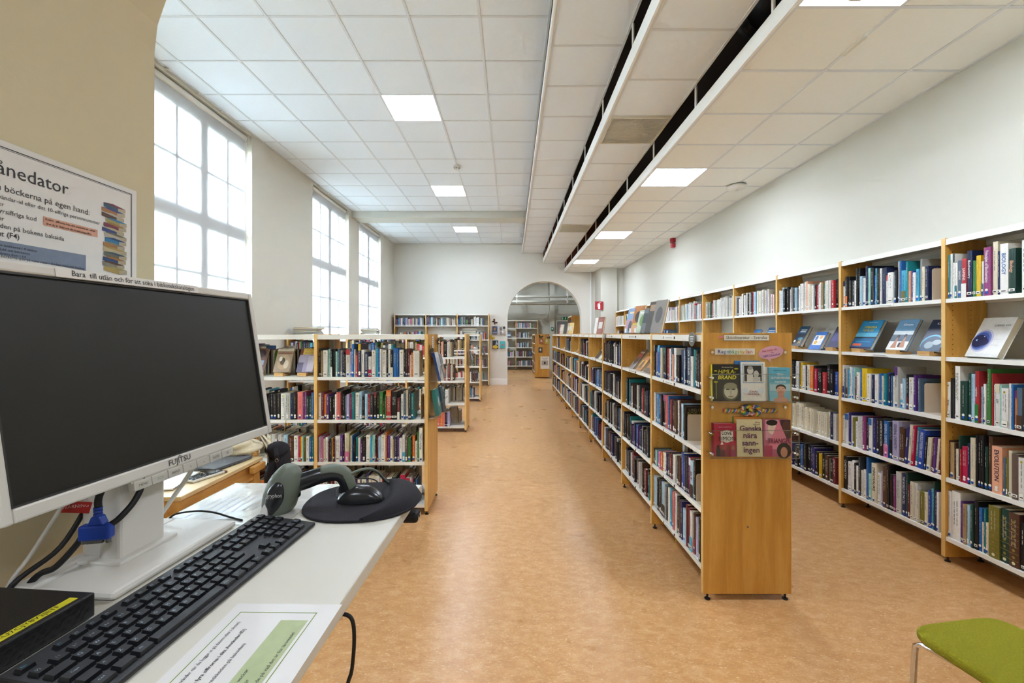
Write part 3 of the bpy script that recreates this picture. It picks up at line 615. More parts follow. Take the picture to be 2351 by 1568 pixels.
parse(low1, 1, 0, .09, "60 180 1150 C;190 280 1170 w;290 330 1150 k;340 420 1160 m;430 520 1150 w;530 670 1150 R;680 788 1150 c;790 842 1150 c;845 882 1110 k;885 910 1190 p;912 960 1180 w;1000 1092 1180 wd;1098 1142 1060 i;1145 1255 1110 c;1257 1370 1110 w;1373 1420 1150 E;1422 1475 1155 R;1478 1516 1160 s;1520 1616 1150 wd;1620 1675 1140 k;1677 1712 1130 G;1715 1760 1190 y;1762 1790 1180 c;1793 1896 1085 C=@S;1900 1986 1155 C;1988 2030 1150 w;2032 2066 1170 f;2068 2111 1160 k;2113 2150 1180 b", (720, 970), 9.04, (BOT, Ln))
parse(low1, 0, 2, .79, "120 150 215 k;152 190 218 k;192 230 220 k;232 285 220 k=@T;287 333 220 k=@T;338 400 210 wd;402 481 200 E;484 520 210 n=@y;522 574 210 k=@Y;577 655 190 S;657 681 205 p;683 705 190 P;708 743 250 G;745 778 250 G;780 810 200 b", (590, 870), 6.271, (SEC, Ll))
parse(low1, 0, 1, .44, "140 170 800 w;172 212 810 c;215 263 800 w;265 288 860 w;290 309 880 p;311 355 800 w;357 377 840 w;379 440 805 l=@s;444 526 815 B=@w;529 590 820 wd;593 626 830 C=@c;628 651 830 Y;653 669 820 M;671 701 850 o;704 750 830 wd;753 784 845 b=@w;786 810 820 t", (590, 870), 6.271, (THI, Ll))
NEAR = len(BOOKS)
# everything farther away or hidden behind the front rows
fill(low1, 0, 0, 'mix'); 
for lv in range(4):
    for b in range(2): fill(low1, b, lv, 'nov', [.9, .95, .85, .35][lv] if b else .9, side=1, detail=0)
third = {4: 'kwwlkGkweKKlkwwwwhwwcwkRwwTtcwwmR', 2: 'kkrkOkkKEKYwkcOkCkkRk', 1: 'wnMwTMkccccccccccccccnE', 0: 'ckmkrkinkkbkkkniknYkB'}
for lv, s in third.items(): fill(wallrun, 8, lv, s, .97, wmin=.03 if lv != 4 else .02, wmax=.04 if lv != 4 else .03, hmin=.21, hmax=.27)
for b in range(8):
    fill(wallrun, b, 4, 'pale', .96, .010, .03, .20, .27)
    for lv in (0, 1, 2): fill(wallrun, b, lv, 'mix', .9, detail=0)
    fill(wallrun, b, 3, 'mix', .35, detail=0) if b < 5 else None
for b in range(9):
    for lv in range(4):
        if lv == 3 and b in (0, 2, 4, 6, 8): continue
        fill(midrun, b, lv, 'dark' if b > 4 else 'nov', rnd.uniform(.82, .98), .013, .036, .19, .24)
for b in range(10):
    for lv in range(4): fill(midrun, b, lv, 'nov', rnd.uniform(.5, .9), side=1, detail=0)
for run in (low2, low3):
    for b in range(3):
        for lv in range(4):
            fill(run, b, lv, 'warm' if (b == 2 and lv > 0) else 'mix', rnd.uniform(.6, .95))
            fill(run, b, lv, 'nov', rnd.uniform(.7, .95), side=1, detail=0)
for b in range(3):
    for lv in range(5):
        if not (b == 1 and lv == 3): fill(endrun, b, lv, 'far', rnd.uniform(.85, .98), .014, .036, .19, .25)
for b in range(2):
    for lv in range(5):
        if not (b == 0 and lv == 3): fill(farrun, b, lv, 'far', rnd.uniform(.6, .95), .016, .04, .19, .25)
for lv in range(4):
    for b in range(2): fill(farlow, b, lv, 'nov', .9)
for lv in range(5): fill(farside, 0, lv, 'nov', .9)

def code_parts(code):
    tit = tc = top = bot = None; flag = ''
    if '=' in code:
        code, tit = code.split('=', 1)
        if '@' in tit: tit, tc = tit.rsplit('@', 1)
        tit = tit.replace('_', ' ')
    base = code[0]; i = 1
    while i < len(code):
        if code[i] == '^': top = code[i+1]; i += 2
        elif code[i] == '_': bot = code[i+1]; i += 2
        else: flag += code[i]; i += 1
    return base, top, bot, flag, tit, tc
def area(b):
    D = b['y']; 
    if D < .5: return 0
    px = 1174+1000*b['x']/D; py = 767-1000*(b['z']+b['h']/2-1.5)/D
    if not (0 < px < 2345 and 0 < py < 1568): return 0
    if b['y'] < 4.2 and px < 1000 and py > 1105: return 1          # hidden behind the desk
    fx = abs(b['x'])/math.hypot(b['x'], D) if abs(abs(b['rot'])-R(90)) < .1 else 1.0
    return (1000/D)**2*b['w']*b['h']*fx
cand = sorted(range(NEAR), key=lambda i: -area(BOOKS[i]))
PICK = set(i for i in cand[:268] if area(BOOKS[i]) > 0)
ORD = ['first', 'second', 'third', 'fourth', 'fifth', 'sixth', 'seventh', 'eighth', 'ninth', 'tenth', 'eleventh', 'twelfth', 'thirteenth', 'fourteenth', 'fifteenth', 'sixteenth', 'seventeenth', 'eighteenth', 'nineteenth', 'twentieth']
TENS = ['', '', 'twenty', 'thirty', 'forty']
def ordn(k): return ORD[k-1] if k <= 20 else (TENS[k//10]+'-'+ORD[k % 10-1] if k % 10 else {30: 'thirtieth', 40: 'fortieth'}[k])
def bars(mb, w, h, r, col, base, fine=True):            # lettering too small to read, set as fine strokes along the spine
    f = r.uniform(.55, .85); col = tuple(base[k]*(1-f)+col[k]*f for k in range(3))+(1,)
    z0 = h*r.uniform(.82, .93); end = h*r.uniform(.30, .55); two = w > .03 and r.random() < .5
    bw = min(.0065, w*.26)*r.uniform(.6, 1)
    for cx in ([0] if not two else [-w*.16, w*.16]):
        zz = z0-(h*.05*r.random() if two else 0)
        while zz > end:
            word = r.randint(3, 8) if fine else 1
            for _ in range(word):
                l = r.uniform(.0018, .0042) if fine else r.uniform(.012, .03); hw_ = bw/2*r.uniform(.6, 1)
                mb.face([(cx-hw_, -.0004, zz-l), (cx+hw_, -.0004, zz-l), (cx+hw_, -.0004, zz), (cx-hw_, -.0004, zz)], col); zz -= l+.0011
                if zz < end: break
            zz -= r.uniform(.004, .009)
def contrast(base): return '#20201f' if base in 'wcElMTveyYhSf' else '#d9d5c8'
SIDE_BASIS = Matrix(((0, 0, 1), (1, 0, 0), (0, 1, 0))).to_4x4()
LASTS = {}
for i in PICK: LASTS[BOOKS[i]['where']] = max(LASTS.get(BOOKS[i]['where'], 0), BOOKS[i]['idx'])
SIDE = {(TOP, Ws): [('VÅRT VAL', .90, .022, '#e6dcc0')], (THI, Ws): [('Politisk ekologi', .88, .022, '#2c4a48')], (SEC, Cn): [('LISELOTTE', .90, .026, '#8f8c6c'), ('ROSLUND', .78, .034, '#a8a040')], (THI, Cn): [('EDU', .88, .02, '#c8a0a4')]}
stuff = MB()
for i, b in enumerate(BOOKS):
    base, top, bot, flag, tit, tc = code_parts(b['code']); w, h, d = b['w'], b['h'], b['d']
    r = random.Random(i*13+5); col = lin(PAL[base]); j = r.uniform(.88, 1.12); col = tuple(min(1, q*j) for q in col[:3])+(1,)
    M4 = Matrix.Translation((b['x'], b['y'], b['z'])) @ Matrix.Rotation(b['rot'], 4, 'Z')
    if b['lean']:
        M4 = M4 @ Matrix.Translation((w/2, 0, 0)) @ Matrix.Rotation(-b['lean'], 4, 'Y') @ Matrix.Translation((-w/2, 0, 0))
    pr = MB()                                   # printed bands, label, dot
    if top: pr.face([(-w/2, -.0002, h*.8), (w/2, -.0002, h*.8), (w/2, -.0002, h), (-w/2, -.0002, h)], lin(PAL[top]))
    if bot: pr.face([(-w/2, -.0002, 0), (w/2, -.0002, 0), (w/2, -.0002, h*.36), (-w/2, -.0002, h*.36)], lin(PAL[bot]))
    lab = MB()
    hw = w/2-.0015
    if flag == 'd':
        pr.disc((0, h*.90), min(.006, hw*.6), .007, -.0004, lin('#b39a1c'), 10)
        z0, z1 = h*.03, h*.19; oc = lin('#a39a5a')
        lab.face([(-hw, -.0003, z0), (hw, -.0003, z0), (hw, -.0003, z1), (-hw, -.0003, z1)], oc)
        lab.face([(-hw+.0015, -.0005, z0+.0015), (hw-.0015, -.0005, z0+.0015), (hw-.0015, -.0005, z1-.0015), (-hw+.0015, -.0005, z1-.0015)], lin('#efeee8'))
        lab.face([(-hw*.6, -.0007, z0+.012), (hw*.6, -.0007, z0+.012), (hw*.6, -.0007, z0+.018), (-hw*.6, -.0007, z0+.018)], lin('#3a3a3a'))
    elif flag == '#':
        for k in range(6):
            z = h*(.12+.13*k); pr.face([(-hw, -.0004, z), (hw, -.0004, z), (hw, -.0004, z+.002), (-hw, -.0004, z+.002)], lin('#a88d3c'))
            pr.disc((0, z+h*.06), hw*.35, h*.03, -.0004, lin('#8c7a3a'), 6)
        lab.disc((0, h*.07), .009, .009, -.0005, lin('#e0d9b0'), 12)
    elif w > .009 and r.random() < .85:
        if b['detail']:
            z0 = .012+.006*r.random(); s = r.random()
            rr_ = min(hw, .0085)
            if s < .5:
                lab.face([(-hw, -.0004, z0), (hw, -.0004, z0), (hw, -.0004, z0+.016), (-hw, -.0004, z0+.016)], lin('#e9e7df'))
                lab.face([(-hw*.6, -.0006, z0+.004), (hw*.6, -.0006, z0+.004), (hw*.6, -.0006, z0+.010), (-hw*.6, -.0006, z0+.010)], lin('#2d2d30'))
            else:
                lab.disc((0, z0+.02), rr_, .0085, -.0005, lin('#ecebe4'), 10)
                if i < NEAR: lab.disc((0, z0+.005), rr_, .0085, -.0006, lin('#1d55b0') if r.random() < .75 else lin('#ecebe4'), 10)
    tcol = PAL.get(tc, None) or contrast(base)
    big = i in PICK
    if not big:
        q = MB(); q.face([(-w/2, 0, 0), (w/2, 0, 0), (w/2, 0, h), (-w/2, 0, h)], col)
        q.face([(w/2, 0, 0), (w/2, d, 0), (w/2, d, h), (w/2, 0, h)], col); q.face([(-w/2, d, 0), (-w/2, 0, 0), (-w/2, 0, h), (-w/2, d, h)], col)
        e = min(.002, w*.12); pc = lin('#d3c9b2')
        q.face([(-w/2, 0, h), (w/2, 0, h), (w/2, e, h), (-w/2, e, h)], col)
        q.face([(-w/2, e, h), (-w/2+e, e, h), (-w/2+e, d, h), (-w/2, d, h)], col); q.face([(w/2-e, e, h), (w/2, e, h), (w/2, d, h), (w/2-e, d, h)], col)
        q.face([(-w/2+e, e, h-.004), (w/2-e, e, h-.004), (w/2-e, d, h-.004), (-w/2+e, d, h-.004)], pc)
        q.face([(w/2, d, 0), (-w/2, d, 0), (-w/2, d, h-.004), (w/2, d, h-.004)], pc)
        if b['detail']:
            bars(q, w, h, r, lin(tcol), col, False)
        for o in (pr, lab):
            for fa, c in zip(o.f, o.c): q.face([o.v[k] for k in fa], c)
        n = len(stuff.v); stuff.v += [tuple(M4 @ Vector(v)) for v in q.v]
        stuff.f += [tuple(n+k for k in fa) for fa in q.f]; stuff.c += q.c; stuff.mi += q.mi
        continue
    lev, bay = b['where']
    size = 'thick' if w > .042 else ('thin' if w < .016 else 'slim' if w < .024 else 'plain')
    size = '' if size == 'plain' else size+' '
    hue = CNAME[base]+(' and '+CNAME[top] if top and top != base else '')
    kindw = 'binder' if flag == 'd' and False else 'book'
    root = thing('book', '%s%s %s, %s from left on %s, %s' % (size, hue, kindw, ordn(b['idx']), lev, bay), 'book', group='books on the %s, %s' % (lev, bay))
    root.matrix_world = M4
    e = .0022
    cv = MB()                                    # case: two boards and a slightly rounded spine
    n = 5; P = [(-w/2+w*k/n, -.0028*math.sin(math.pi*k/n)*(w > .02)+.0) for k in range(n+1)]
    P[0] = (-w/2, .0008); P[-1] = (w/2, .0008)
    out = P+[(w/2, d), (w/2-e, d), (w/2-e, .004), (-w/2+e, .004), (-w/2+e, d), (-w/2, d)]
    cv.prism(out, 0, h); cv.build('cover', 'cover', root, col)
    MB().box(-w/2+e, w/2-e, .004, d-.004, .003, h-.004).build('page_block', 'paper', root)
    for nm, o in (('spine_print', pr), ('spine_label', lab)):
        if o.f:
            o.v = [(x, y-.0031, z) for x, y, z in o.v]; o.build(nm, 'attr_print', root)
    if b['idx'] == LASTS.get(b['where']):
        for s_, z_, q_, c_ in SIDE.get(b['where'], []): text(s_, q_, root, (w/2+.0006, d*.52, h*z_), SIDE_BASIS, c_, 'cover_title', fit=d*.9, bold=.01)
    if tit:
        zt = h*(.60 if flag != 'd' else .42)
        text(tit, min(w*.72, .034), root, (0, -.0037, zt), SPINE, tcol, 'title', fit=h*(.66 if flag != 'd' else .4), bold=.01)
    elif r.random() < .92 :
        bm = MB(); bars(bm, w, h, r, lin(tcol), col); bm.v = [(x, y-.0034, z) for x, y, z in bm.v]
        if bm.f: bm.build('title', 'attr_print', root)
o = stuff.build('shelved_books', 'attr'); tag(o, 'rows of smaller library books filling the farther shelves', 'books', kind='stuff')

def bookend(x, y, z, rotz, w, h, label):
    t = thing('bookend', label, 'bookend', (x, y, z), rotz, 'beige metal bookends')
    pts = [(-w/2, 0), (w/2, 0), (w/2, h-.015)]+[(w/2-.015+.015*math.cos(a), h-.015+.015*math.sin(a)) for a in (R(30), R(60))]+[(w/2-.015, h), (-w/2+.015, h)]+[(-w/2+.015-.015*math.cos(a), h-.015+.015*math.sin(a)) for a in (R(60), R(30))]+[(-w/2, h-.015)]
    MB().prism(pts, -.001, .001, ax=1).build('plate', 'bookend', t); MB().box(-w/2, w/2, -.10, .001, 0, .0015).build('foot_plate', 'bookend', t)
# plates stand across the shelf, facing the near end of the row
bookend(2.93, 2.965, 1.732, 0, .13, .215, 'beige metal bookend on the top shelf, second bay of the wall bookcase')
bookend(2.93, 3.02, .954, 0, .13, .205, 'beige metal bookend beside the green book, third shelf of the wall bookcase')
bookend(2.95, 2.92, .171, 0, .13, .18, 'beige metal bookend at the bottom right of the second wall bay')
bookend(1.172, 2.712, .835, 0, .15, .165, 'large pale bookend on the second shelf of the aisle bookcase')
bookend(1.172, 2.585, .506, 0, .15, .165, 'pale bookend on the third shelf of the aisle bookcase')
bookend(-.755, 3.70, .791, R(90), .14, .20, 'beige bookend on the second shelf of the nearest low bookcase')
# ------------------------------------------------------------------ books shown face out
def dbook(label, loc, rotz, tilt, w, h, t, color, art=(), texts=(), spine=None, group='books displayed face out', name='display_book', lift=0.0):
    root = thing(name, label, 'book', (loc[0], loc[1], loc[2]+lift), rot=(-tilt, 0, rotz), group=group)
    e = .0025
    cv = MB().box(-w/2, w/2, 0, e, 0, h).box(-w/2, w/2, t-e, t, 0, h).build('cover', 'cover', root, color)
    MB().box(-w/2-.001, -w/2+e, .0002, t-.0002, 0, h).build('spine', 'cover', root, spine or color)
    MB().box(-w/2+e, w/2-.004, e, t-e, .003, h-.003).build('page_block', 'paper', root)
    if art:
        mb = MB()
        for k, a in enumerate(art):
            y = -.0003-.00012*k; c = lin(a[5])
            x0, x1, z0, z1 = (a[1]-.5)*w, (a[2]-.5)*w, a[3]*h, a[4]*h
            if a[0] == 'r': mb.face([(x0, y, z0), (x1, y, z0), (x1, y, z1), (x0, y, z1)], c)
            elif a[0] == 't': mb.face([(x0, y, z0), (x1, y, z0), ((x0+x1)/2, y, z1)], c)
            else: mb.disc(((x0+x1)/2, (z0+z1)/2), (x1-x0)/2, (z1-z0)/2, y, c, 20)
        mb.build('cover_art', 'attr_print', root)
    for tx in texts:
        s, cx, cz, sz, c = tx[:5]; op = tx[5] if len(tx) > 5 else {}
        text(s, sz*h, root, ((cx-.5)*w, -.0035, cz*h), FACE_NEG_Y, c, 'title', fit=w*op.pop('fit', .92), **op)
    return root
def easel(x, y, z, rotz, label, w=.07, mat='beech_flat'):
    t = thing('book_easel', label, 'book stand', (x, y, z), rotz, 'small wooden book stands')
    MB().box(-w/2, w/2, -.035, -.005, 0, .03).build('front_block', mat, t); MB().box(-w/2, w/2, -.005, .08, 0, .018).build('base', mat, t)
    MB().prism([(.03, .018), (.09, .018), (.09, .10), (.075, .10)], -.012, .012, ax=0).build('back_rest', mat, t)
    return t
WR = -R(90); SB = R(28)
def wall_show(label, D, w, h, th, color, art=(), texts=(), tilt=SB, es=True, X=2.90, **k):
    if es: easel(X, D, 1.3505, WR, 'beech stand under the '+' '.join(label.replace(',', '').split()[:12]), w=.09)
    return dbook(label, (X-.004, D, 1.3505), WR, tilt, w, h, th, color, art, texts, lift=.031 if es else .004, **k)
wall_show('blue lake-and-sky book with yellow title, second bay of wall bookcase', 3.625, .215, .265, .026, '#1f73a5',
          [('r', 0, 1, .52, 1, '#2b8fc0'), ('r', 0, 1, .40, .55, '#5cb1cf'), ('r', 0, 1, .36, .41, '#14202a'), ('r', 0, 1, 0, .36, '#1b6796'), ('r', .15, .85, .22, .26, '#2f86b0'), ('r', 0, 1, 0, .06, '#22224a'), ('r', .08, .48, .09, .17, '#e2603a')],
          [('SVENSKA', .54, .74, .115, '#e8cf2a', dict(bold=.02)), ('HIMLAR', .50, .63, .115, '#e8cf2a', dict(bold=.02)), ('PÄR HOLMGREN', .56, .91, .045, '#d7e6ee')])
wall_show('beach photo book with two bathers, second bay of wall bookcase', 3.29, .165, .26, .02, '#4a83b4',
          [('r', 0, 1, .52, 1, '#6f9fc4'), ('r', 0, 1, .50, .62, '#d6e2e6'), ('r', 0, 1, .28, .50, '#4f6474'), ('r', 0, 1, 0, .28, '#dcdcd8'), ('e', .27, .42, .38, .50, '#2c211d'), ('t', .18, .48, .06, .44, '#b98468'), ('e', .62, .76, .40, .52, '#2c211d'), ('t', .55, .88, .08, .46, '#b98468'), ('r', .52, .62, .1, .24, '#262a2e')],
          [('Klimatet', .56, .82, .09, '#f2f4f4', dict(bold=.02))])
wall_show('dark book with glowing earth, beside the nearest wall upright', 3.03, .16, .25, .022, '#1d2c49',
          [('r', 0, 1, 0, 1, '#1c2a48'), ('e', -.0, 1.0, -.05, .52, '#49a0c4'), ('e', .04, .96, -.08, .47, '#2c4a63'), ('e', .2, .6, .08, .30, '#8fa3ad'), ('e', .5, .9, .2, .36, '#a9b7bd')],
          [('KLIMAT', .55, .86, .085, '#eef2f4', dict(bold=.02))])
wall_show('dark blue science book with white round sticker, third bay of wall bookcase', 4.44, .145, .225, .03, '#1d2f42',
          [('r', 0, 1, .62, 1, '#1f4f6c'), ('r', 0, 1, 0, .3, '#232a34'), ('e', .35, .85, .28, .44, '#2c7f94'), ('t', .55, .65, .12, .42, '#a58c2e'), ('t', .7, .8, .14, .44, '#a58c2e'), ('e', .05, .25, .17, .30, '#e8e6df'), ('r', .28, .88, .78, .83, '#dfe6ea'), ('r', .26, .84, .69, .74, '#dfe6ea')])
wall_show('bright blue book with cartoon panel, third bay of wall bookcase', 4.175, .15, .19, .03, '#1566b6',
          [('r', .1, .9, .25, .80, '#e7dfc6'), ('e', .15, .4, .5, .78, '#4d6ba0'), ('e', .5, .8, .6, .78, '#d9a36a'), ('e', .2, .5, .28, .5, '#c99a2e'), ('e', .55, .85, .28, .52, '#d2d2d6')], (), es=False)
wall_show('dark violet book on a stand, right end of the third wall bay', 3.93, .14, .21, .02, '#2a2a58', [('r', .1, .9, .3, .7, '#3c3f80')])
wall_show('nearer small blue landscape book above the aisle bookcase', 4.98, .16, .22, .02, '#2f6fae', [('r', .1, .9, .55, .75, '#8db7d6'), ('r', .1, .9, .80, .84, '#dfe9f2')])
wall_show('farther small blue landscape book above the aisle bookcase', 5.27, .14, .2, .02, '#3a7bb8', [('r', .1, .9, .5, .75, '#b0c9da')])
wall_show('small dark book on the second wall shelf, far end left', 11.0, .15, .2, .02, '#22262c', [('r', .1, .9, .4, .6, '#9bb0bd')]); wall_show('small dark book on the second wall shelf, far end right', 10.7, .15, .2, .02, '#2a2626')
t = dbook('dark flat book lying under the bright blue one on the wall shelf', (2.915, 4.05, 1.3505), WR, 0, .36, .012, .2, '#2b3350', name='flat_book')
# the big white book in a clear stand, nearest bay
t = thing('acrylic_stand', 'clear acrylic stand holding the big white book, nearest wall bay', 'book stand', (2.93, 2.66, 1.3505), WR)
MB().box(-.14, .14, -.06, .13, 0, .004).build('base', 'acrylic', t); MB().box(-.14, .14, -.06, -.056, .004, .03).build('lip', 'acrylic', t)
MB().prism([(.02, .004), (.024, .004), (.134, .24), (.13, .24)], -.13, .13, ax=0).build('back', 'acrylic', t)
dbook('big white book with blue galaxy, on a clear stand in the nearest wall bay', (2.895, 2.69, 1.356), WR, SB, .185, .275, .04, '#dddcd8',
      [('e', -.02, .62, .12, .70, '#bdb9d0'), ('e', 0, .56, .16, .66, '#6d7fb8'), ('e', 0, .50, .20, .62, '#34509a'), ('e', .0, .44, .24, .56, '#1d2348'), ('e', .22, .52, .28, .46, '#22254e'), ('e', .10, .16, .4, .44, '#8fc0de'), ('e', .3, .34, .5, .53, '#a9c9e4'), ('r', .62, .86, .3, .305, '#9a9a9a'), ('r', .66, .9, .44, .445, '#aaaaaa')],
      [('Livets väv', .70, .80, .085, '#6d6c6c', dict(shear=.25))], lift=.004)
# aisle bookcase, sloping display shelf of the second bay and further ones
def aisle_show(label, D, w, h, th, color, art=(), texts=(), tilt=R(38), z=1.181, X=1.115, **k): return dbook(label, (X, D, z), WR, tilt, w, h, th, color, art, texts, **k)
aisle_show('brown thriller lying back on the aisle display shelf, leftmost of three', 4.07, .15, .225, .03, '#7c5a48', [('r', 0, 1, 0, .35, '#9c938a'), ('e', .2, .8, .2, .55, '#5b4a40'), ('r', .12, .88, .78, .87, '#d8b9a4'), ('r', .12, .88, .63, .74, '#b84a34')])
aisle_show('golden orange novel on the aisle display shelf, middle of three', 3.84, .15, .225, .03, '#b5762a', [('r', 0, 1, .2, .5, '#d9a43a'), ('e', .2, .7, .1, .5, '#7c4a1c')], [('KEN FOLLETT', .5, .80, .1, '#e7c84a', dict(bold=.02))])
aisle_show('yellow brown novel on the aisle display shelf, rightmost of three', 3.60, .16, .23, .035, '#a8682a', [('e', .1, .9, .3, .8, '#dba637'), ('r', 0, 1, 0, .2, '#5b3a20')])
for b, (D0, cs) in enumerate(((5.75, ['#23201f', '#d6cfc0', '#1d1d20']), (7.5, ['#b98a5c', '#8f6a48', '#5b3a2c']), (9.3, ['#c9b79a', '#8a6a50', '#d7cdb4']), (11.1, ['#cfc7b6', '#7d4a3a', '#e1dccf']))):
    for k, c in enumerate(cs): aisle_show('%s face-out book on the %s aisle display shelf, %s' % (('dark', 'tan', 'pale', 'worn')[b], ('second', 'third', 'fourth', 'fifth')[b], ('left', 'middle', 'right')[k]), D0-.23*k, .15, .21, .025, c, [('r', .15, .85, .6, .8, '#bdb6a8')])
# row standing on top of the aisle bookcase
ZT = 1.5085
tops = [(4.20, .19, .25, .02, '#8fa3c0', [('r', 0, 1, .5, 1, '#8aa6cf'), ('r', 0, 1, .2, .55, '#c7a0b4'), ('e', .3, .62, .08, .5, '#4a4552'), ('r', .2, .8, .78, .86, '#e8d4b0')], 'blue and pink cover with a dark figure, leaning'),
        (4.00, .17, .26, .02, '#b7763f', [('r', 0, 1, 0, .3, '#d9a27c'), ('e', .2, .8, .4, .8, '#3c2a22'), ('r', .1, .6, .3, .36, '#d2c24a')], 'orange brown adventure cover, leaning'),
        (3.84, .15, .21, .025, '#c3cdb6', [('e', .2, .8, .3, .8, '#7da05a'), ('r', .1, .9, .85, .93, '#f0efe8')], 'pale green leafy cover, leaning'),
        (3.70, .15, .22, .03, '#6d6f70', [('r', 0, 1, .4, .8, '#3d4649')], 'grey green photo cover, leaning'),
        (3.57, .16, .27, .045, '#4c443d', [('r', .1, .9, .7, .9, '#a88a72')], 'tall thick dark cover with cream pages, leaning'),
        (3.43, .15, .27, .02, '#8c8580', [('e', .2, .8, .3, .8, '#565150')], 'tall grey photo cover, rightmost, leaning')]
for D, w, h, th, c, art, lb in tops: dbook(lb+' on top of the aisle bookcase', (1.13, D, ZT), WR+R(14), R(14), w, h, th, c, art)
t = thing('acrylic_ledge', 'clear acrylic book rest with paper tags on top of the aisle bookcase', 'book stand', (1.11, 3.85, ZT), WR)
MB().box(-.45, .45, -.02, -.016, 0, .03).build('lip', 'acrylic', t); MB().box(-.45, .45, -.016, .12, 0, .003).build('base', 'acrylic', t)
for k in range(3): MB().box(-.32+.16*k, -.27+.16*k, -.024, -.0205, .005, .045).build('paper_tag', 'sheet', t)
for k, (D, c, lb) in enumerate(((5.95, '#e6e4de', 'white framed card'), (5.75, '#8a4a34', 'brown paperback'), (8.9, '#b8a58a', 'tan paperback'), (8.6, '#d9c07a', 'yellow paperback'), (10.4, '#a34a4a', 'red-brown paperback'), (10.2, '#cfc9bd', 'pale paperback'))):
    dbook('%s standing far along the top of the aisle bookcase' % lb, (1.16, D, ZT), WR+R(20), R(10), .15, .22, .02, c, [('r', .2, .8, .3, .7, '#d8d4cc')])
# nearest low bookcase, its display shelf
for x, c, lb, art, tx in ((-1.95, '#a48c74', 'cream and brown cover with a crowd scene', [('r', 0, 1, .88, 1, '#d9d3c2'), ('r', .05, .95, .76, .82, '#8c5a44'), ('e', .12, .9, .1, .74, '#b79a78'), ('e', .3, .6, .3, .6, '#6d5a48'), ('e', .55, .85, .15, .5, '#d2bfa4'), ('e', .2, .4, .45, .65, '#e2d8c6')], []),
                           (-1.755, '#8f86a4', 'lavender and yellow cover', [('r', .2, 1, .74, 1, '#d6b858'), ('r', 0, .2, .7, 1, '#8a5a50'), ('r', 0, 1, 0, .72, '#a99fbd'), ('r', 0, .35, 0, .4, '#6d6580'), ('r', .6, 1, .05, .68, '#c6c0d2')], [('Life and other', .62, .80, .08, '#6b4a3a')]),
                           (-2.17, '#6b4a3c', 'dark brown cover half behind the monitor', [('e', .3, .9, .6, .95, '#3a2c2a'), ('r', .2, .9, .3, .5, '#a7b4c4')], [])):
    easel(x, 3.68, 1.1465, 0, 'beech stand under the %s on the low bookcase' % lb.replace(' half behind the monitor', ''), w=.075)
    dbook('%s, on the top shelf of the low bookcase' % lb, (x, 3.684, 1.1465), R(-6), R(22), .145, .215, .02, c, art, tx, lift=.031)
dbook('green and white brochure standing behind the crowd-scene book', (-2.04, 3.84, 1.146), R(8), R(12), .11, .21, .008, '#5c8a1e', [('r', 0, 1, 0, .2, '#e6e6e0')])
# flat stacks on the low bookcases
def flat_stack(x, y, z, n, w, d, seed, where):
    r = random.Random(seed); zz = z
    for k in range(n):
        th = r.uniform(.010, .026); ww = w*r.uniform(.8, 1); dd = d*r.uniform(.85, 1)
        c = r.choice(['#cfc9bd', '#b9b2a8', '#d8d6d0', '#8fa3b4', '#c7a58f', '#5f7f94', '#dcd6c4', '#5a5a60'])
        t = thing('lying_book', '%s flat book up in the stack %s' % (ORD[k], where), 'book', (x+r.uniform(-.02, .02), y, zz+.0004), r.uniform(-.08, .08), 'stack of flat books '+where)
        MB().box(-ww/2, ww/2, -dd/2, dd/2, 0, .002).box(-ww/2, ww/2, -dd/2, dd/2, th-.002, th).box(-ww/2, -ww/2+.003, -dd/2, dd/2, .002, th-.002).build('cover', 'cover', t, c)
        MB().box(-ww/2+.003, ww/2-.005, -dd/2+.004, dd/2-.004, .002, th-.002).build('page_block', 'paper', t); zz += th+.0008
flat_stack(-3.2, 6.88, 1.5005, 6, .40, .27, 3, 'by the nearest window'); flat_stack(-3.2, 9.92, 1.5005, 6, .42, .27, 4, 'by the middle window'); flat_stack(-.93, 9.9, 1.5005, 8, .32, .24, 5, 'on the farthest low bookcase end')
# acrylic pockets on the bookcase ends, with books leaning in them
def pocket(x, y0, y1, z0, z1, label):
    t = thing('acrylic_pocket', label, 'book holder', (x, y0, z0), 0, 'acrylic holders on the bookcase ends'); w = y1-y0; h = z1-z0
    MB().box(.001, .005, 0, w, 0, h).build('back_sheet', 'acrylic', t); MB().box(.005, .10, 0, w, 0, .004).build('bottom', 'acrylic', t)
    MB().box(.096, .10, 0, w, .004, h*.42).build('front_sheet', 'acrylic', t)
    for q in ((.095, .101, -.001, .003, .004, h*.42), (.095, .101, 0, w, h*.42, h*.42+.003), (0, .1, -.001, .003, -.001, .005), (0, .006, -.001, .003, 0, h)): MB().box(*q).build('sheet_edge', 'acrylic_edge', t); MB().box(.005, .096, 0, .004, .004, h*.42).build('cheek', 'acrylic', t); MB().box(.005, .096, w-.004, w, .004, h*.42).build('cheek', 'acrylic', t)
    return t
XE = -.692
pocket(XE, 3.66, 4.06, 1.10, 1.41, 'upper clear pocket on the end of the nearest low bookcase'); pocket(XE, 3.66, 4.06, .80, 1.09, 'lower clear pocket on the end of the nearest low bookcase')
dbook('white book with blue spine in the upper clear pocket', (-.602, 3.80, 1.105), R(90), R(13), .17, .245, .022, '#d8d8d6', [('r', .1, .9, .2, .8, '#b8c4cc')], spine='#2a4f9c')
dbook('grey photo book behind it in the upper clear pocket', (-.605, 3.97, 1.105), R(90), R(11), .12, .22, .03, '#8f8f92', [('r', .1, .9, .2, .6, '#c0b4a4')])
dbook('teal paperback in the lower clear pocket', (-.615, 3.79, .805), R(90), R(9), .15, .225, .035, '#2f8285', [('e', .3, .7, .3, .7, '#d6dcd4')], spine='#39908f')
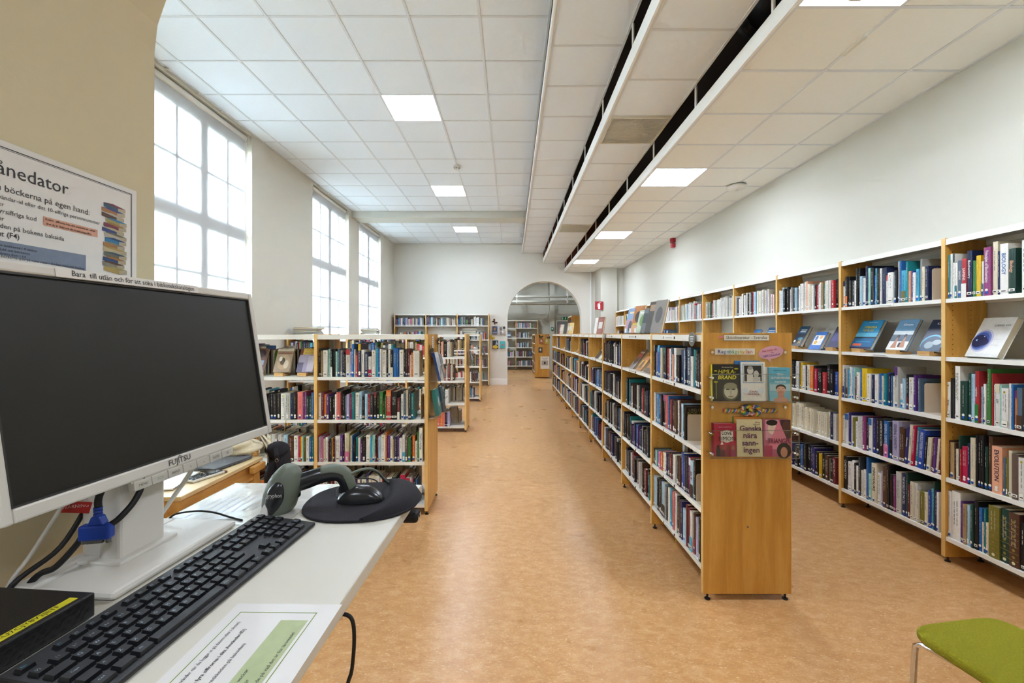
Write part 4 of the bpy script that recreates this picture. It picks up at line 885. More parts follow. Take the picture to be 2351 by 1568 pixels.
dbook('dark slate book behind the teal one in the lower pocket', (-.602, 3.95, .805), R(90), R(9), .13, .225, .02, '#3f5664')
for yy, nm in ((6.68, 'second'), (9.72, 'farthest')):
    pocket(-.688, yy, yy+.4, 1.02, 1.38, 'clear pocket on the end of the %s low bookcase' % nm)
    dbook('grey cover leaning in the %s bookcase end pocket' % nm, (-.60, yy+.16, 1.025), R(90), R(12), .15, .22, .02, '#77787a', [('r', .1, .9, .3, .8, '#b7b2ac')])
for yy, nm in ((3.6, 'nearest'), (6.64, 'second')):
    t = thing('end_label', 'white upright label strip on the end of the %s low bookcase' % nm, 'label', (XE+.001, yy+.22, 1.37), R(90)); MB().box(-.03, .03, -.002, 0, 0, .11).build('plate', 'sheet', t)
    for k in range(5): MB().box(-.012, .012, -.0026, -.002, .015+.018*k, .022+.018*k, lin('#777777')).build('print', 'attr_print', t)
def butterfly(x, y, z, rotz, c1, c2, label, s=.08, tilt=.4):
    t = thing('paper_butterfly', label, 'decoration', (x, y, z), rot=(0, tilt, rotz))
    for sg in (-1, 1):
        a = [(0, .1), (.5*sg, .75), (1.0*sg, .7), (.9*sg, .15), (.4*sg, 0)]; b = [(0, 0), (.45*sg, 0), (.75*sg, -.35), (.45*sg, -.65), (.1*sg, -.3)]
        w = MB()
        for P, c in ((a, c1), (b, c2)): w.face([(p[0]*s, -.003-abs(p[0])*s*.35, p[1]*s) for p in (P if sg > 0 else P[::-1])], lin(c))
        w.build('wing', 'attr_print', t)
    MB().sweep([(0, -.004, -.35*s), (0, -.006, 0), (0, -.004, .35*s)], [.001, .004, .002], 6).build('body', 'black_metal', t)
butterfly(-.50, YE-.002, 1.86, 0, '#6b3a2c', '#2c2422', 'brown and black paper butterfly on the far wall', .085, .9); butterfly(-.57, YE-.002, 1.39, 0, '#d6b41c', '#cfa818', 'yellow paper butterfly on the far wall', .08, .5)
butterfly(XE+.002, 3.68, 1.35, R(90), '#3a3436', '#4a4040', 'dark paper butterfly on the end of the nearest low bookcase', .06, .3); butterfly(XE+.002, 4.02, 1.43, R(90), '#4a4a4c', '#3a3a3c', 'grey paper butterfly at the top of the low bookcase end', .05, 0)
# face-out books on the far wall
for x, z, w, h, c, art, lb in ((-.49, 1.50, .15, .235, '#3f4560', [('e', .25, .7, .4, .85, '#a07a48'), ('r', .1, .9, .1, .3, '#8b90a8'), ('r', .7, 1, .7, 1, '#3c4f90')], 'dark blue portrait cover'),
                            (-.265, 1.485, .165, .24, '#b5ada6', [('r', .6, 1, .7, 1, '#3a322e'), ('r', 0, .4, .5, .9, '#6f6a64'), ('e', .3, .7, .2, .5, '#dcd8d2'), ('r', .1, .4, .1, .4, '#857a78')], 'grey and white collage cover'),
                            (-.475, 1.065, .17, .25, '#22242e', [('e', .05, .95, .0, .45, '#d9b22e'), ('t', .5, 1, .5, 1, '#a7bcc8')], 'black cover with yellow flowers'),
                            (-.265, 1.085, .145, .205, '#3fa9ac', [('t', .25, .75, .35, .62, '#b8404a'), ('t', .3, .7, .62, .38, '#b8404a')], 'turquoise cover with red cross')):
    dbook('%s on a clear ledge on the far wall' % lb, (x, YE-.045, z), 0, R(6), w, h, .015, c, art, group='face-out books on the far wall')
for z, n in ((1.48, 'upper'), (1.06, 'lower')):
    t = thing('acrylic_ledge', '%s clear ledge on the far wall' % n, 'book holder', (-.38, YE, z)); MB().box(-.22, .22, -.06, 0, 0, .004).build('base', 'acrylic', t); MB().box(-.22, .22, -.06, -.056, .004, .05).build('lip', 'acrylic', t)
# posters and books on the bookcase end beyond the arch
t = thing('notice_poster', 'white notice with portrait on the bookcase end beyond the arch', 'poster', (1.14, 14.84, .32))
MB().box(-.15, .15, 0, .002, 0, .42).build('sheet', 'sheet', t); MB().box(-.11, .11, -.0015, -.0005, .12, .28, lin('#b9b3ac')).build('photo', 'attr_print', t); MB().disc((0, .20), .03, .045, -.0018, lin('#2b2a2e')).build('portrait', 'attr_print', t)
text('Nationella', .05, t, (0, -.002, .36), color='#3a3a3a', fit=.24); text('minoriteter', .03, t, (0, -.002, .32), color='#666666', fit=.24)
for x, z, c, lb in ((1.02, 1.17, '#b8602c', 'orange'), (1.20, 1.17, '#cdb63a', 'yellow'), (.99, .87, '#3a4038', 'dark')): dbook('small %s book on the bookcase end beyond the arch' % lb, (x, 14.81, z), 0, R(5), .13, .18, .012, c, [('e', .25, .75, .3, .8, '#d6cdbd')])
butterfly(1.0, 14.84, 1.40, 0, '#4a4a2c', '#5a5430', 'dark butterfly on the bookcase end beyond the arch, left', .08, .2); butterfly(1.27, 14.84, 1.37, 0, '#333c50', '#2c3444', 'blue butterfly on the bookcase end beyond the arch, right', .06, -.2)
for x, z, c in ((-.4, 1.34, '#22344c'), (-.12, 1.34, '#2a2e3c')): dbook('%s picture book face out on the far back bookcase' % ('left dark blue' if x < -.3 else 'right dark blue'), (x, 18.27, z), 0, R(15), .22, .26, .02, c, [('r', .1, .9, .3, .6, '#9db6c4')])

# ------------------------------------------------------------------ end panel of the aisle bookcase
PY = 2.4545
def plate(label, x, z, w, h, col='#e6e3da', th=.003, name='sign', cat='sign', edge=None):
    t = thing(name, label, cat, (x, PY-th, z))
    if edge: MB().box(-w/2, w/2, .0004, th, -h/2, h/2, lin(edge)).build('backing', 'attr_print', t); MB().box(-w/2+.0015, w/2-.0015, 0, .0004, -h/2+.0015, h/2-.0015, lin(col)).build('face', 'attr_print', t)
    else: MB().box(-w/2, w/2, 0, th, -h/2, h/2, lin(col)).build('plate', 'attr_print', t)
    return t
t = plate('narrow framed shelf sign reading Skönlitteratur - Svenska', 1.3235, 1.480, .257, .034, edge='#5b5650'); text('Skönlitteratur - Svenska', .024, t, (0, -.001, 0), color='#4a4742', fit=.23)
t = thing('sticker', 'torn pink sticker beside the framed shelf sign', 'sticker', (1.185, PY-.001, 1.484)); MB().box(-.018, .018, 0, .001, -.006, .006, lin('#d8828a')).build('paper', 'attr_print', t)
t = plate('white sign reading Regnbågshyllan in rainbow letters', 1.2585, 1.402, .223, .035)
x = -.098
for ch, c in zip('Regnbågshyllan', ['#5b4a8c', '#4a58a8', '#3f6fb4', '#3f86b4', '#4a9a94', '#5aa06a', '#7aa84a', '#a8b03a', '#d8bc30', '#e0b030', '#e09a30', '#d87a38', '#c85a44', '#b84a50']):
    o = text(ch, .029, t, (x, -.001, -.002), color=c, align='LEFT', bold=.015); x += TEXTS['width']+.0028
t = thing('speech_bubble', 'pink paper speech bubble on the bookcase end', 'sign', (1.462, PY-.002, 1.396), rot=(0, R(-10), 0))
n = 26; P = [(.071*math.cos(2*math.pi*k/n), .036*math.sin(2*math.pi*k/n)) for k in range(n)]
P = P[:19]+[(-.012, -.055)]+P[19:]
MB().prism(P, 0, .001, lin('#dba2ba'), ax=1).build('paper', 'attr_print', t)
text('Här hittar du', .016, t, (-.006, -.001, .014), color='#c2554e', bold=.01); text('nya', .013, t, (.006, -.001, 0), color='#6b5a5a'); text('HBTQböcker', .018, t, (0, -.001, -.016), color='#6a4fa0', bold=.01)
for z0, nm in ((1.128, 'upper'), (.819, 'lower')):
    t = thing('acrylic_rack', '%s clear book rack screwed to the bookcase end' % nm, 'book holder', (1.335, PY, z0), group='clear racks on the bookcase end')
    MB().box(-.22, .22, -.004, -.001, -.012, .29).build('back_sheet', 'acrylic', t); MB().box(-.245, .245, -.062, -.004, -.003, 0).build('bottom', 'acrylic', t); MB().box(-.245, .245, -.065, -.062, -.003, .152).build('front_sheet', 'acrylic', t)
    for q in ((-.245, .245, .150, .1535), (-.245, .245, -.004, -.001), (-.246, -.243, -.003, .152), (.243, .246, -.003, .152)): MB().box(q[0], q[1], -.0655, -.0615, q[2], q[3]).build('sheet_edge', 'acrylic_edge', t)
    for x in (-.232, .232):
        for z in (.022, .132):
            MB().cyl((x, -.002, z), (x, -.062, z), .005, 12).build('standoff', 'chrome', t, smooth=True); MB().cyl((x, -.064, z), (x, -.069, z), .007, 12).build('screw_cap', 'chrome', t)
    for x in (-.205, .205): MB().cyl((x, -.004, .27), (x, -.008, .27), .008, 12).build('screw_cap', 'chrome', t)
BY = PY-.034
ER = 'books in the clear racks on the bookcase end'
dbook('plain blue book behind the photo cover in the upper rack', (1.326, BY+.014, 1.1285), 0, R(2), .14, .222, .012, '#3f78ac', group=ER)
dbook('black book with yellow title HIMLABRAND in the upper rack', (1.195, BY, 1.1285), 0, R(2), .152, .203, .018, '#23221f',
      [('e', .36, .96, .0, .5, '#55553f'), ('e', .42, .92, .06, .46, '#c3c1ac'), ('e', .42, .9, .30, .5, '#8b8a70'), ('e', .48, .62, .30, .335, '#4c4b3c'), ('e', .70, .84, .30, .335, '#4c4b3c'), ('e', .62, .70, .16, .32, '#aeac96'), ('e', .56, .76, .10, .14, '#8c7468'), ('r', .12, .14, .06, .5, '#b5a81e'), ('e', .04, .2, .5, .54, '#b5a81e'), ('e', .06, .18, .8, .84, '#b5a81e'), ('e', .8, .95, .86, .9, '#b5a81e')],
      [('HIMLA-', .52, .80, .15, '#e4d83a', dict(bold=.02, shear=.2, fit=.75)), ('BRAND', .52, .64, .15, '#e4d83a', dict(bold=.02, shear=.2, fit=.72)), ('Moa Backe Åstot', .55, .92, .045, '#d8d4c4')], spine='#d6cc2a', group=ER)
dbook('white book with blue frame and black and white photo, upper rack', (1.343, BY-.004, 1.1285), 0, R(2), .135, .217, .016, '#e2e0da',
      [('r', .02, .98, .02, .98, '#e6e4de'), ('r', .08, .92, .46, .95, '#6f9cc4'), ('r', .11, .89, .48, .93, '#e8e6e0'), ('r', .14, .86, .5, .91, '#2b2b2c'), ('e', .26, .52, .68, .88, '#c9c7c2'), ('r', .25, .5, .5, .68, '#d4d2cd'), ('e', .52, .74, .60, .78, '#b9b7b2'), ('r', .5, .8, .5, .62, '#c2c0bb'), ('e', .28, .5, .80, .89, '#9d9b96'), ('e', .06, .32, .18, .34, '#d2dde6'), ('e', .68, .94, .18, .34, '#d2dde6')],
      [('JONAS', .5, .24, .07, '#8c3a44', dict(bold=.01)), ('GARDELL', .5, .175, .07, '#8c3a44', dict(bold=.01))], spine='#4f88bc', group=ER)
dbook('white book half behind the sky blue cover in the upper rack', (1.455, BY+.014, 1.1285), 0, R(2), .085, .187, .015, '#dfddd6', group=ER)
dbook('sky blue book with upturned face in the upper rack', (1.493, BY-.004, 1.1285), 0, R(2), .115, .186, .016, '#7fbdd2',
      [('r', 0, 1, .55, 1, '#5fb0cc'), ('r', 0, 1, .3, .5, '#a9d0da'), ('e', .28, .78, .28, .50, '#3a2c26'), ('e', .31, .75, .2, .44, '#d6a892'), ('r', .37, .69, .05, .3, '#bf8b77'), ('e', .16, .9, -.05, .11, '#c9957f'), ('e', .38, .48, .36, .375, '#4a3a32'), ('e', .58, .68, .36, .375, '#4a3a32'), ('e', .49, .57, .29, .34, '#c48f7c'), ('e', .45, .61, .255, .275, '#a8645c')],
      [('Den', .5, .80, .10, '#eef2ee', dict(bold=.01)), ('OUTGRUNDLIGA', .5, .69, .09, '#f2ead8', dict(bold=.02)), ('mysteriet', .5, .58, .09, '#eef2ee', dict(bold=.01)), ('BENJAMIN SAENZ', .5, .91, .05, '#3a4a54')], group=ER)
dbook('crimson book with white speech bubble in the lower rack', (1.19, BY, .8195), 0, R(2), .122, .183, .03, '#a82a44',
      [('e', .3, .86, .42, .8, '#e8e4dc'), ('r', .3, .86, .46, .76, '#e8e4dc'), ('t', .28, .42, .36, .48, '#e8e4dc'), ('e', .1, .24, .2, .36, '#3a2622'), ('r', .08, .28, 0, .24, '#2b2c34'), ('e', .32, .46, .18, .34, '#8a5a48'), ('r', .3, .5, 0, .2, '#5c2a34'), ('e', .55, .69, .2, .36, '#6d4436'), ('r', .53, .73, 0, .24, '#7c2436'), ('e', .78, .92, .18, .34, '#a4745c'), ('r', .76, .98, 0, .2, '#94405a')],
      [('LOVE', .56, .70, .13, '#1c1a1a', dict(bold=.01)), ('SIMON', .58, .54, .17, '#1c1a1a', dict(bold=.01)), ('BECKY ALBERTALLI', .5, .89, .045, '#d6a4ac')], spine='#8c2038', group=ER)
dbook('green and orange book behind the cream cover in the lower rack', (1.322, BY+.013, .8195), 0, R(2), .15, .216, .014, '#dd8a3c', spine='#4f9a4a', group=ER)
dbook('cream book with purple hand lettering in the lower rack', (1.325, BY-.004, .8195), 0, R(2), .14, .205, .016, '#d9cfa8', [],
      [('Ganska', .52, .76, .2, '#6b3a58', dict(bold=.03)), ('nära', .5, .57, .22, '#6b3a58', dict(bold=.03)), ('sann-', .5, .37, .21, '#6b3a58', dict(bold=.03)), ('ingen', .55, .18, .21, '#6b3a58', dict(bold=.03)), ('Anna', .80, .93, .065, '#3a2c2c'), ('Ahlund', .76, .87, .065, '#3a2c2c')], group=ER)
dbook('pink book with triangle beam and title TRIANGEL in the lower rack', (1.48, BY-.002, .8195), 0, R(2), .148, .204, .024, '#c06a86',
      [('r', 0, 1, 0, 1, '#b05a76'), ('r', .05, .55, .45, 1, '#d79ab0'), ('e', .14, .46, .6, .92, '#e8d0c4'), ('e', .08, .52, .84, 1.0, '#26201f'), ('r', .62, 1, .5, 1, '#4a2c30'), ('e', .68, 1, .62, .96, '#5c3a34'), ('t', .1, 1.0, .2, 1.0, '#e0809a'), ('r', .0, .3, 0, .3, '#a82a54'), ('e', .46, 1.0, -.05, .38, '#1c1818'), ('e', .6, .86, -.02, .26, '#b98268')],
      [('TRIANGEL', .54, .42, .19, '#7c1a38', dict(bold=.02, shear=.1, fit=.86))], spine='#d08aa4', group=ER)
# rainbow rope with a knot, cut from print and stuck on
t = thing('rainbow_rope', 'rainbow striped rope picture with a heart knot on the bookcase end', 'decoration', (1.339, PY-.004, 1.07))
RB = [lin(c) for c in ('#a8485a', '#c98a2e', '#d8c23a', '#4f9a52', '#3f6fb4', '#6a4f94', '#d9cfc0')]
def rope(path, r, nm, ph=0, parent=None):
    mb = MB(); V = [Vector(p) for p in path]; n = 10
    mb.sweep(path, r, n)
    m = len(path)
    for i in range(m-1):
        for k in range(n): mb.c[i*n+k] = RB[int((i*.8+k*.7+ph)) % 7]
    for k in range(len(mb.c)): mb.c[k] = mb.c[k] or RB[0]
    return mb.build(nm, 'attr_print', parent, smooth=True)
rope([(-.147+.004*k, -.006, 0) for k in range(26)], .0125, 'rope_end', 0, t); rope([(.147-.004*k, -.006, 0) for k in range(25)], .0125, 'rope_end', 3, t)
rope([(.030*math.cos(a)-.018, -.010, .020*math.sin(a)+.004) for a in [R(20+14*k) for k in range(26)]], .012, 'knot_loop', 1, t); rope([(.026*math.cos(a)+.022, -.015, .022*math.sin(a)+.002) for a in [R(-150+14*k) for k in range(25)]], .012, 'knot_loop', 4, t)
t = thing('panel_screw', 'small screw low on the aisle bookcase end panel', 'screw', (1.332, PY, .413)); MB().cyl((0, 0, 0), (0, -.002, 0), .006, 12).build('head', 'steel', t); MB().box(-.004, .004, -.0026, -.002, -.0008, .0008).build('slot', 'black_metal', t)
# grey oval hanging tags on the aisle bookcase
for D, nm in ((2.58, 'nearest'), (5.02, 'second')):
    t = thing('shelf_tag', 'grey oval paper tag hanging at the %s aisle shelf top' % nm, 'tag', (1.068, D, 1.47), WR)
    MB().prism([(.045*math.cos(2*math.pi*k/24), .042*math.sin(2*math.pi*k/24)) for k in range(24)], 0, .002, lin('#6f7370'), ax=1).build('disc', 'attr_print', t)
    for k, z in enumerate((.015, .002, -.012)): MB().box(-.028+.006*k, .028-.006*k, -.0006, -.0002, z-.003, z+.003, lin('#d8dad6')).build('print', 'attr_print', t)
# shelf label holders on the aisle bookcase
for b in range(6):
    for lv, z in enumerate(MID_LV+[1.489]):
        t_ = midrun.root; cx = (9-b+.42)*midrun.pitch
        o = MB().box(-.10, .10, .0005, .0038, -.022, -.004).build('label_strip', 'sheet', t_, loc=(cx, 0, z))
        MB().box(-.06, .06, -.0002, .0004, -.015, -.011, lin('#9a9a9a')).build('print', 'attr_print', o)
        for s in (-1, 1): MB().box(s*.10-.003, s*.10+.003, -.001, .0036, -.021, -.005).build('clip', 'black_metal', o)
for run, lst in ((low1, ((1.38, 1.145), (1.38, .44))), (wallrun, ((8.55, 1.349), (9.6, 1.731), (8.6, 1.731), (7.55, .953), (7.5, .558)))):
    for cx, z in lst:
        o = MB().box(-.075, .075, .0005, .0038, -.021, -.004).build('label_strip', 'sheet', run.root, loc=(cx, 0, z)); MB().box(-.055, .055, -.0002, .0004, -.015, -.011, lin('#b0b0b0')).build('print', 'attr_print', o)
t = thing('bookmark_ribbon', 'yellow ribbon bookmark hanging from the low bookcase shelf', 'bookmark', (-1.86, 3.598, .775)); MB().sweep([(0, 0, .02), (-.004, -.004, 0), (-.008, -.004, -.03), (-.012, -.003, -.075)], [(.001, .003)]*3+[(.001, .006)], 6).build('ribbon', 'yellow_ribbon', t)
t = thing('bookmark_ribbon', 'yellow ribbon bookmark hanging from the bottom aisle shelf', 'bookmark', (1.07, 2.83, .165)); MB().sweep([(0, 0, .01), (-.004, 0, -.02), (-.002, 0, -.06)], [(.001, .003)]*3, 6).build('ribbon', 'yellow_ribbon', t)
# ------------------------------------------------------------------ the standing desk and what is on it
ZT_ = 1.10
t = thing('standing_desk', 'white standing-height desk in the left foreground', 'desk')
MB().prism([(-.2377, 1.159), (-.744, 1.173), (-.79, -.07), (-.2775, -.09)], ZT_-.025, ZT_).build('desk_top', 'desk_white', t, bevel=.003)
for y in (.25, .85):
    MB().box(-.53, -.46, y-.035, y+.035, .06, 1.04).build('leg', 'white_metal', t); MB().box(-.72, -.26, y-.035, y+.035, .02, .06).build('foot', 'white_metal', t, bevel=.006)
MB().box(-.53, -.46, .15, .95, 1.04, 1.074).build('cross_bar', 'white_metal', t)
c = MB().box(-.262, -.222, 1.03, 1.07, 1.05, 1.074).build('height_switch', 'rubber', t, bevel=.008)
for k, y in ((1, 1.041), (-1, 1.058)): MB().face([(-.2215, y-.006, 1.062-.005*k), (-.2215, y+.006, 1.062-.005*k), (-.2215, y, 1.062+.005*k)], lin('#d8d8cf')).build('arrow', 'attr_print', c)
# monitor
RM = R(85.6)
m = thing('monitor', 'white computer monitor with black screen on the desk', 'monitor', (-.625, .822, 1.2535), rot=(R(-9), 0, RM))
MW, MH = .5465, .352; sx, sb, st = .013, .020, .0155
mb = MB()
mb.box(-MW/2, -MW/2+sx, -.004, .012, 0, MH).box(MW/2-sx, MW/2, -.004, .012, 0, MH).box(-MW/2+sx, MW/2-sx, -.004, .012, 0, sb).box(-MW/2+sx, MW/2-sx, -.004, .012, MH-st, MH)
mb.build('bezel', 'white_plastic', m, bevel=.003)
MB().box(-MW/2+.004, MW/2-.004, .012, .03, .004, MH-.004).build('back_cover', 'white_plastic', m, bevel=.004); MB().box(-.15, .15, .03, .055, .06, .29).build('back_hump', 'white_plastic', m, bevel=.01)
MB().box(-MW/2+sx, MW/2-sx, .002, .01, sb, MH-st).build('screen', 'screen', m)
mb = MB(); q = .0025
mb.box(-MW/2+sx, -MW/2+sx+q, -.002, .002, sb, MH-st).box(MW/2-sx-q, MW/2-sx, -.002, .002, sb, MH-st).box(-MW/2+sx+q, MW/2-sx-q, -.002, .002, sb, sb+q).box(-MW/2+sx+q, MW/2-sx-q, -.002, .002, MH-st-q, MH-st).build('screen_edge', 'screen_trim', m)
text('FUJITSU', .0145, m, (-.004, -.0048, .0095), color='#4a4a48', bold=.005); MB().sweep([(-.007, -.0049, .0145), (-.004, -.0049, .0185), (0, -.0049, .0165)], .0006, 6).build('logo_loop', 'screen_trim', m)
bx = -.097
for s in ('MENU', 'ECO', 'INPUT', '<', 'o', 'AUTO', 'O'):
    b = MB().box(bx, bx+.0315, -.0045, .008, -.0165, -.001).build('button', 'grey_plastic', m, bevel=.0012)
    text(s, .0062, b, (bx+.0155, -.0052, -.009), color='#4c4b47' if s != 'ECO' else '#7a9a7c'); bx += .0328
MB().box(-.10, .135, -.002, .01, -.003, .001).build('button_rail', 'grey_plastic', m)
# taped paper strip along the top
s = thing('paper_strip', 'white taped paper strip along the top edge of the monitor', 'label', (0, 0, 0)); s.matrix_world = Matrix.Translation((-.625, .822, 1.2535)) @ Matrix.Rotation(RM, 4, 'Z') @ Matrix.Rotation(R(-9), 4, 'X')
MB().box(-.170, .10, -.0056, -.0046, MH-.0152, MH-.0004).build('strip', 'sheet', s)
text('Bara  till utlån och för att söka i bibliotekskatalogen', .0125, s, (-.030, -.0062, MH-.0078), color='#22211f', fit=.236, squash=1.4)
# monitor stand
f = thing('monitor_stand', 'white monitor stand with flat base and column', 'stand', (-.68, .78, ZT_), R(-4.4))
MB().box(-.018, .022, -.043, .045, .016, .212).build('column', 'white_plastic', f, bevel=.005)
MB().box(-.036, .098, -.125, .135, 0.001, .014).build('base_front', 'white_plastic', f, bevel=.006); MB().box(-.083, -.038, -.125, .135, .001, .014).build('base_rear', 'white_plastic', f, bevel=.006); MB().box(-.045, .035, -.055, .06, .012, .02).build('base_riser', 'white_plastic', f, bevel=.003)
MB().box(-.058, -.019, -.035, .037, .016, .34).build('neck', 'white_plastic', f, bevel=.005)
# keyboard
K = thing('keyboard', 'black full-size computer keyboard on the desk', 'keyboard', (-.4444, .4691, ZT_), rot=(0, 0, R(85.3)))
TK = R(5.2)
def kz(y): return .009+y*math.tan(TK)
pts = [(0, .001), (.127, .001), (.127, kz(.127)), (.0, kz(0)-.001)]
body = MB().prism(pts, 0, .442, ax=0).build('body', 'black_plastic', K, bevel=.003)
KEYS = []
u = .01905; X0 = .0075
def row(y, items, h=.0145, x=X0):
    for it in items:
        s, w = (it, 1) if isinstance(it, str) else it
        if s is not None: KEYS.append((x, y, w*u, h, s))
        x += w*u
yF = .104; Y = [.0825-.0187*k for k in range(5)]
row(yF, ['Esc', (None, 1), 'F1', 'F2', 'F3', 'F4', (None, .5), 'F5', 'F6', 'F7', 'F8', (None, .5), 'F9', 'F10', 'F11', 'F12', (None, .25), 'Prt', 'Scr', 'Pau', (None, .25), '', '', '', ''], .0105)
row(Y[0], ['½', '1 !', '2 "', '3 #', '4 ¤', '5 %', '6 &', '7 /', '8 (', '9 )', '0 =', '+', '´', ('', 2), (None, .25), 'Ins', 'Hem', 'PgU', (None, .25), 'Num', '/', '*', '-'])
row(Y[1], [('', 1.5), 'Q', 'W', 'E', 'R', 'T', 'Y', 'U', 'I', 'O', 'P', 'Å', '¨', ('', 1.5), (None, .25), 'Del', 'End', 'PgD', (None, .25), '7', '8', '9', ('+', 1)])
row(Y[2], [('Caps', 1.75), 'A', 'S', 'D', 'F', 'G', 'H', 'J', 'K', 'L', 'Ö', 'Ä', '*', ('', 1.25), (None, 3.5), '4', '5', '6'])
row(Y[3], [('', 1.25), '<', 'Z', 'X', 'C', 'V', 'B', 'N', 'M', ', ;', '. :', '- _', ('', 2.75), (None, 1.25), '^', (None, 1.25), '1', '2', '3', ('Ent', 1)])
row(Y[4], [('Ctrl', 1.25), ('', 1.25), ('Alt', 1.25), ('', 6.25), ('AltGr', 1.25), ('', 1.25), ('', 1.25), ('Ctrl', 1.25), (None, .25), '<', 'v', '>', (None, .25), ('0', 2), ','])
kc = {}
for x, y, w, h, s in KEYS:
    g = (round(w, 4), h)
    if g not in kc: kc[g] = MB().taper(.0018, w-.0018, .0012, h+.0012, -.001, .0045, .0012).mesh('key')
    k = mk('key', kc[g], 'key', K, loc=(x, y, kz(y)), rot=(TK, 0, 0))
    if s: text(s, .0062 if len(s) == 1 else .0042, k, (.0045 if len(s) < 3 else w*.42, h*.62, .0047), FLAT, '#9fb0bf' if s not in ('F1', 'Ins', 'Hem', 'Del', 'Esc') else '#4a90b8', 'legend', align='LEFT' if len(s) < 3 else 'CENTER', fit=w*.7)
MB().sweep([(.425+.008*math.cos(a), .117+.005*math.sin(a), kz(.117)+.0006) for a in [R(20*k) for k in range(19)]], .0005, 5).build('logo_ring', 'grey_plastic', K)
# small desktop computer
pc = thing('mini_computer', 'small flat black computer beside the keyboard', 'computer', (-.588-.0853*.182-.0, .615-.182*.9964+.0, ZT_), R(85))
MB().box(0, .182, .0, .178, .003, .036).build('case', 'black_plastic', pc, bevel=.002)
mb = MB()
for r_ in range(4):
    for k in range(9):
        x = .072+.0118*k+(.006 if r_ % 2 else 0); z = .008+.0072*r_
        mb.face([(x, -.0006, z-.003), (x+.004, -.0006, z), (x, -.0006, z+.003), (x-.004, -.0006, z)])
tag(mb.build('vent_holes', 'black_metal', pc), None, kind='stuff')
for x in (.015, .165):
    for y in (.02, .16): MB().cyl((x, y, 0), (x, y, .004), .006, 10).build('foot', 'rubber', pc)
MB().sweep([(.045+.0115*math.cos(a), -.0008, .019+.0115*math.sin(a)) for a in [R(15*k) for k in range(25)]], .0007, 5).build('logo_ring', 'chrome', pc); text('DELL', .0085, pc, (.045, -.001, .0188), color='#c8c4ba', bold=.005)
y_ = MB().box(.052, .166, .008, .020, .036, .0366).build('inventory_label', 'print', pc, color='#d8cf2c'); text('JKP-U7CJY8V2JETF', .0098, y_, (.109, .014, .0369), FLAT, '#3a3818', fit=.095)
# mouse pad with wrist rest, mouse
pad = thing('mouse_pad', 'black oval mouse pad with gel wrist rest on the desk corner', 'mouse pad', (-.352, 1.04, ZT_), R(5))
P = [(.132*math.copysign(abs(math.cos(a))**.85, math.cos(a)), .122*math.copysign(abs(math.sin(a))**.85, math.sin(a))) for a in [2*math.pi*k/40 for k in range(40)]]
MB().prism(P, .0005, .006).build('pad', 'fabric_black', pad, bevel=.002)
mb = MB(); nu, nv = 22, 7
for i in range(nu+1):
    a = R(-78+156*i/nu); ox, oy = .136*math.cos(a), .124*math.sin(a)
    inn = .030+.012*math.cos(2*a); w = (.062+.02*math.cos(a))*max(.12, math.cos(a*1.05))
    for j in range(nv+1):
        f_ = j/nv; x = ox-w*(1-f_); z = .006+.027*math.sin(math.pi*min(1, f_*.9+.02))**.7*max(.15, math.cos(a*.95))-(.004*f_)
        mb.v.append((x, oy, z if 0 < j < nv else .0045))
for i in range(nu):
    for j in range(nv):
        q = i*(nv+1)+j; mb.f.append((q, q+nv+1, q+nv+2, q+1)); mb.c.append(None); mb.mi.append(0)
mb.build('wrist_rest', 'fabric_black', pad, smooth=True)
mo = thing('computer_mouse', 'glossy black computer mouse on the mouse pad', 'mouse', (-.356, 1.03, ZT_+.0062), R(8))
mb = MB(); nu, nv = 20, 12
for i in range(nu+1):
    f_ = i/nu; x = -.055+.11*f_; wd = .031*(max(0, 1-abs(2*f_-1)**2.6))**.5*(1-.10*math.sin(math.pi*f_)); ht = .036*(max(0, math.sin(math.pi*(f_*.80+.14))))**.75*(max(0, 1-abs(2*f_-1)**4))**.5
    for j in range(nv+1):
        a = math.pi*j/nv; mb.v.append((x, wd*math.cos(a)*(1+.12*math.sin(a)), .002+ht*math.sin(a)**.8 if 0 < j < nv else .002))
for i in range(nu):
    for j in range(nv):
        q = i*(nv+1)+j; mb.f.append((q, q+1, q+nv+2, q+nv+1)); mb.c.append(None); mb.mi.append(0)
mb.build('shell', 'scan_dark', mo, smooth=True); MB().cyl((-.034, -.0035, .025), (-.034, .0035, .025), .008, 12).build('scroll_wheel', 'rubber', mo); MB().box(-.05, -.012, -.0004, .0004, .02, .0345).build('button_seam', 'rubber', mo)
cable('thin black mouse cable running off the back of the desk', [(-.409, 1.022, 1.116), (-.418, 1.05, 1.128), (-.40, 1.10, 1.132), (-.375, 1.14, 1.122), (-.362, 1.17, 1.105), (-.36, 1.184, 1.085), (-.36, 1.185, 1.068)], .0016, 'rubber', 'mouse_cable')
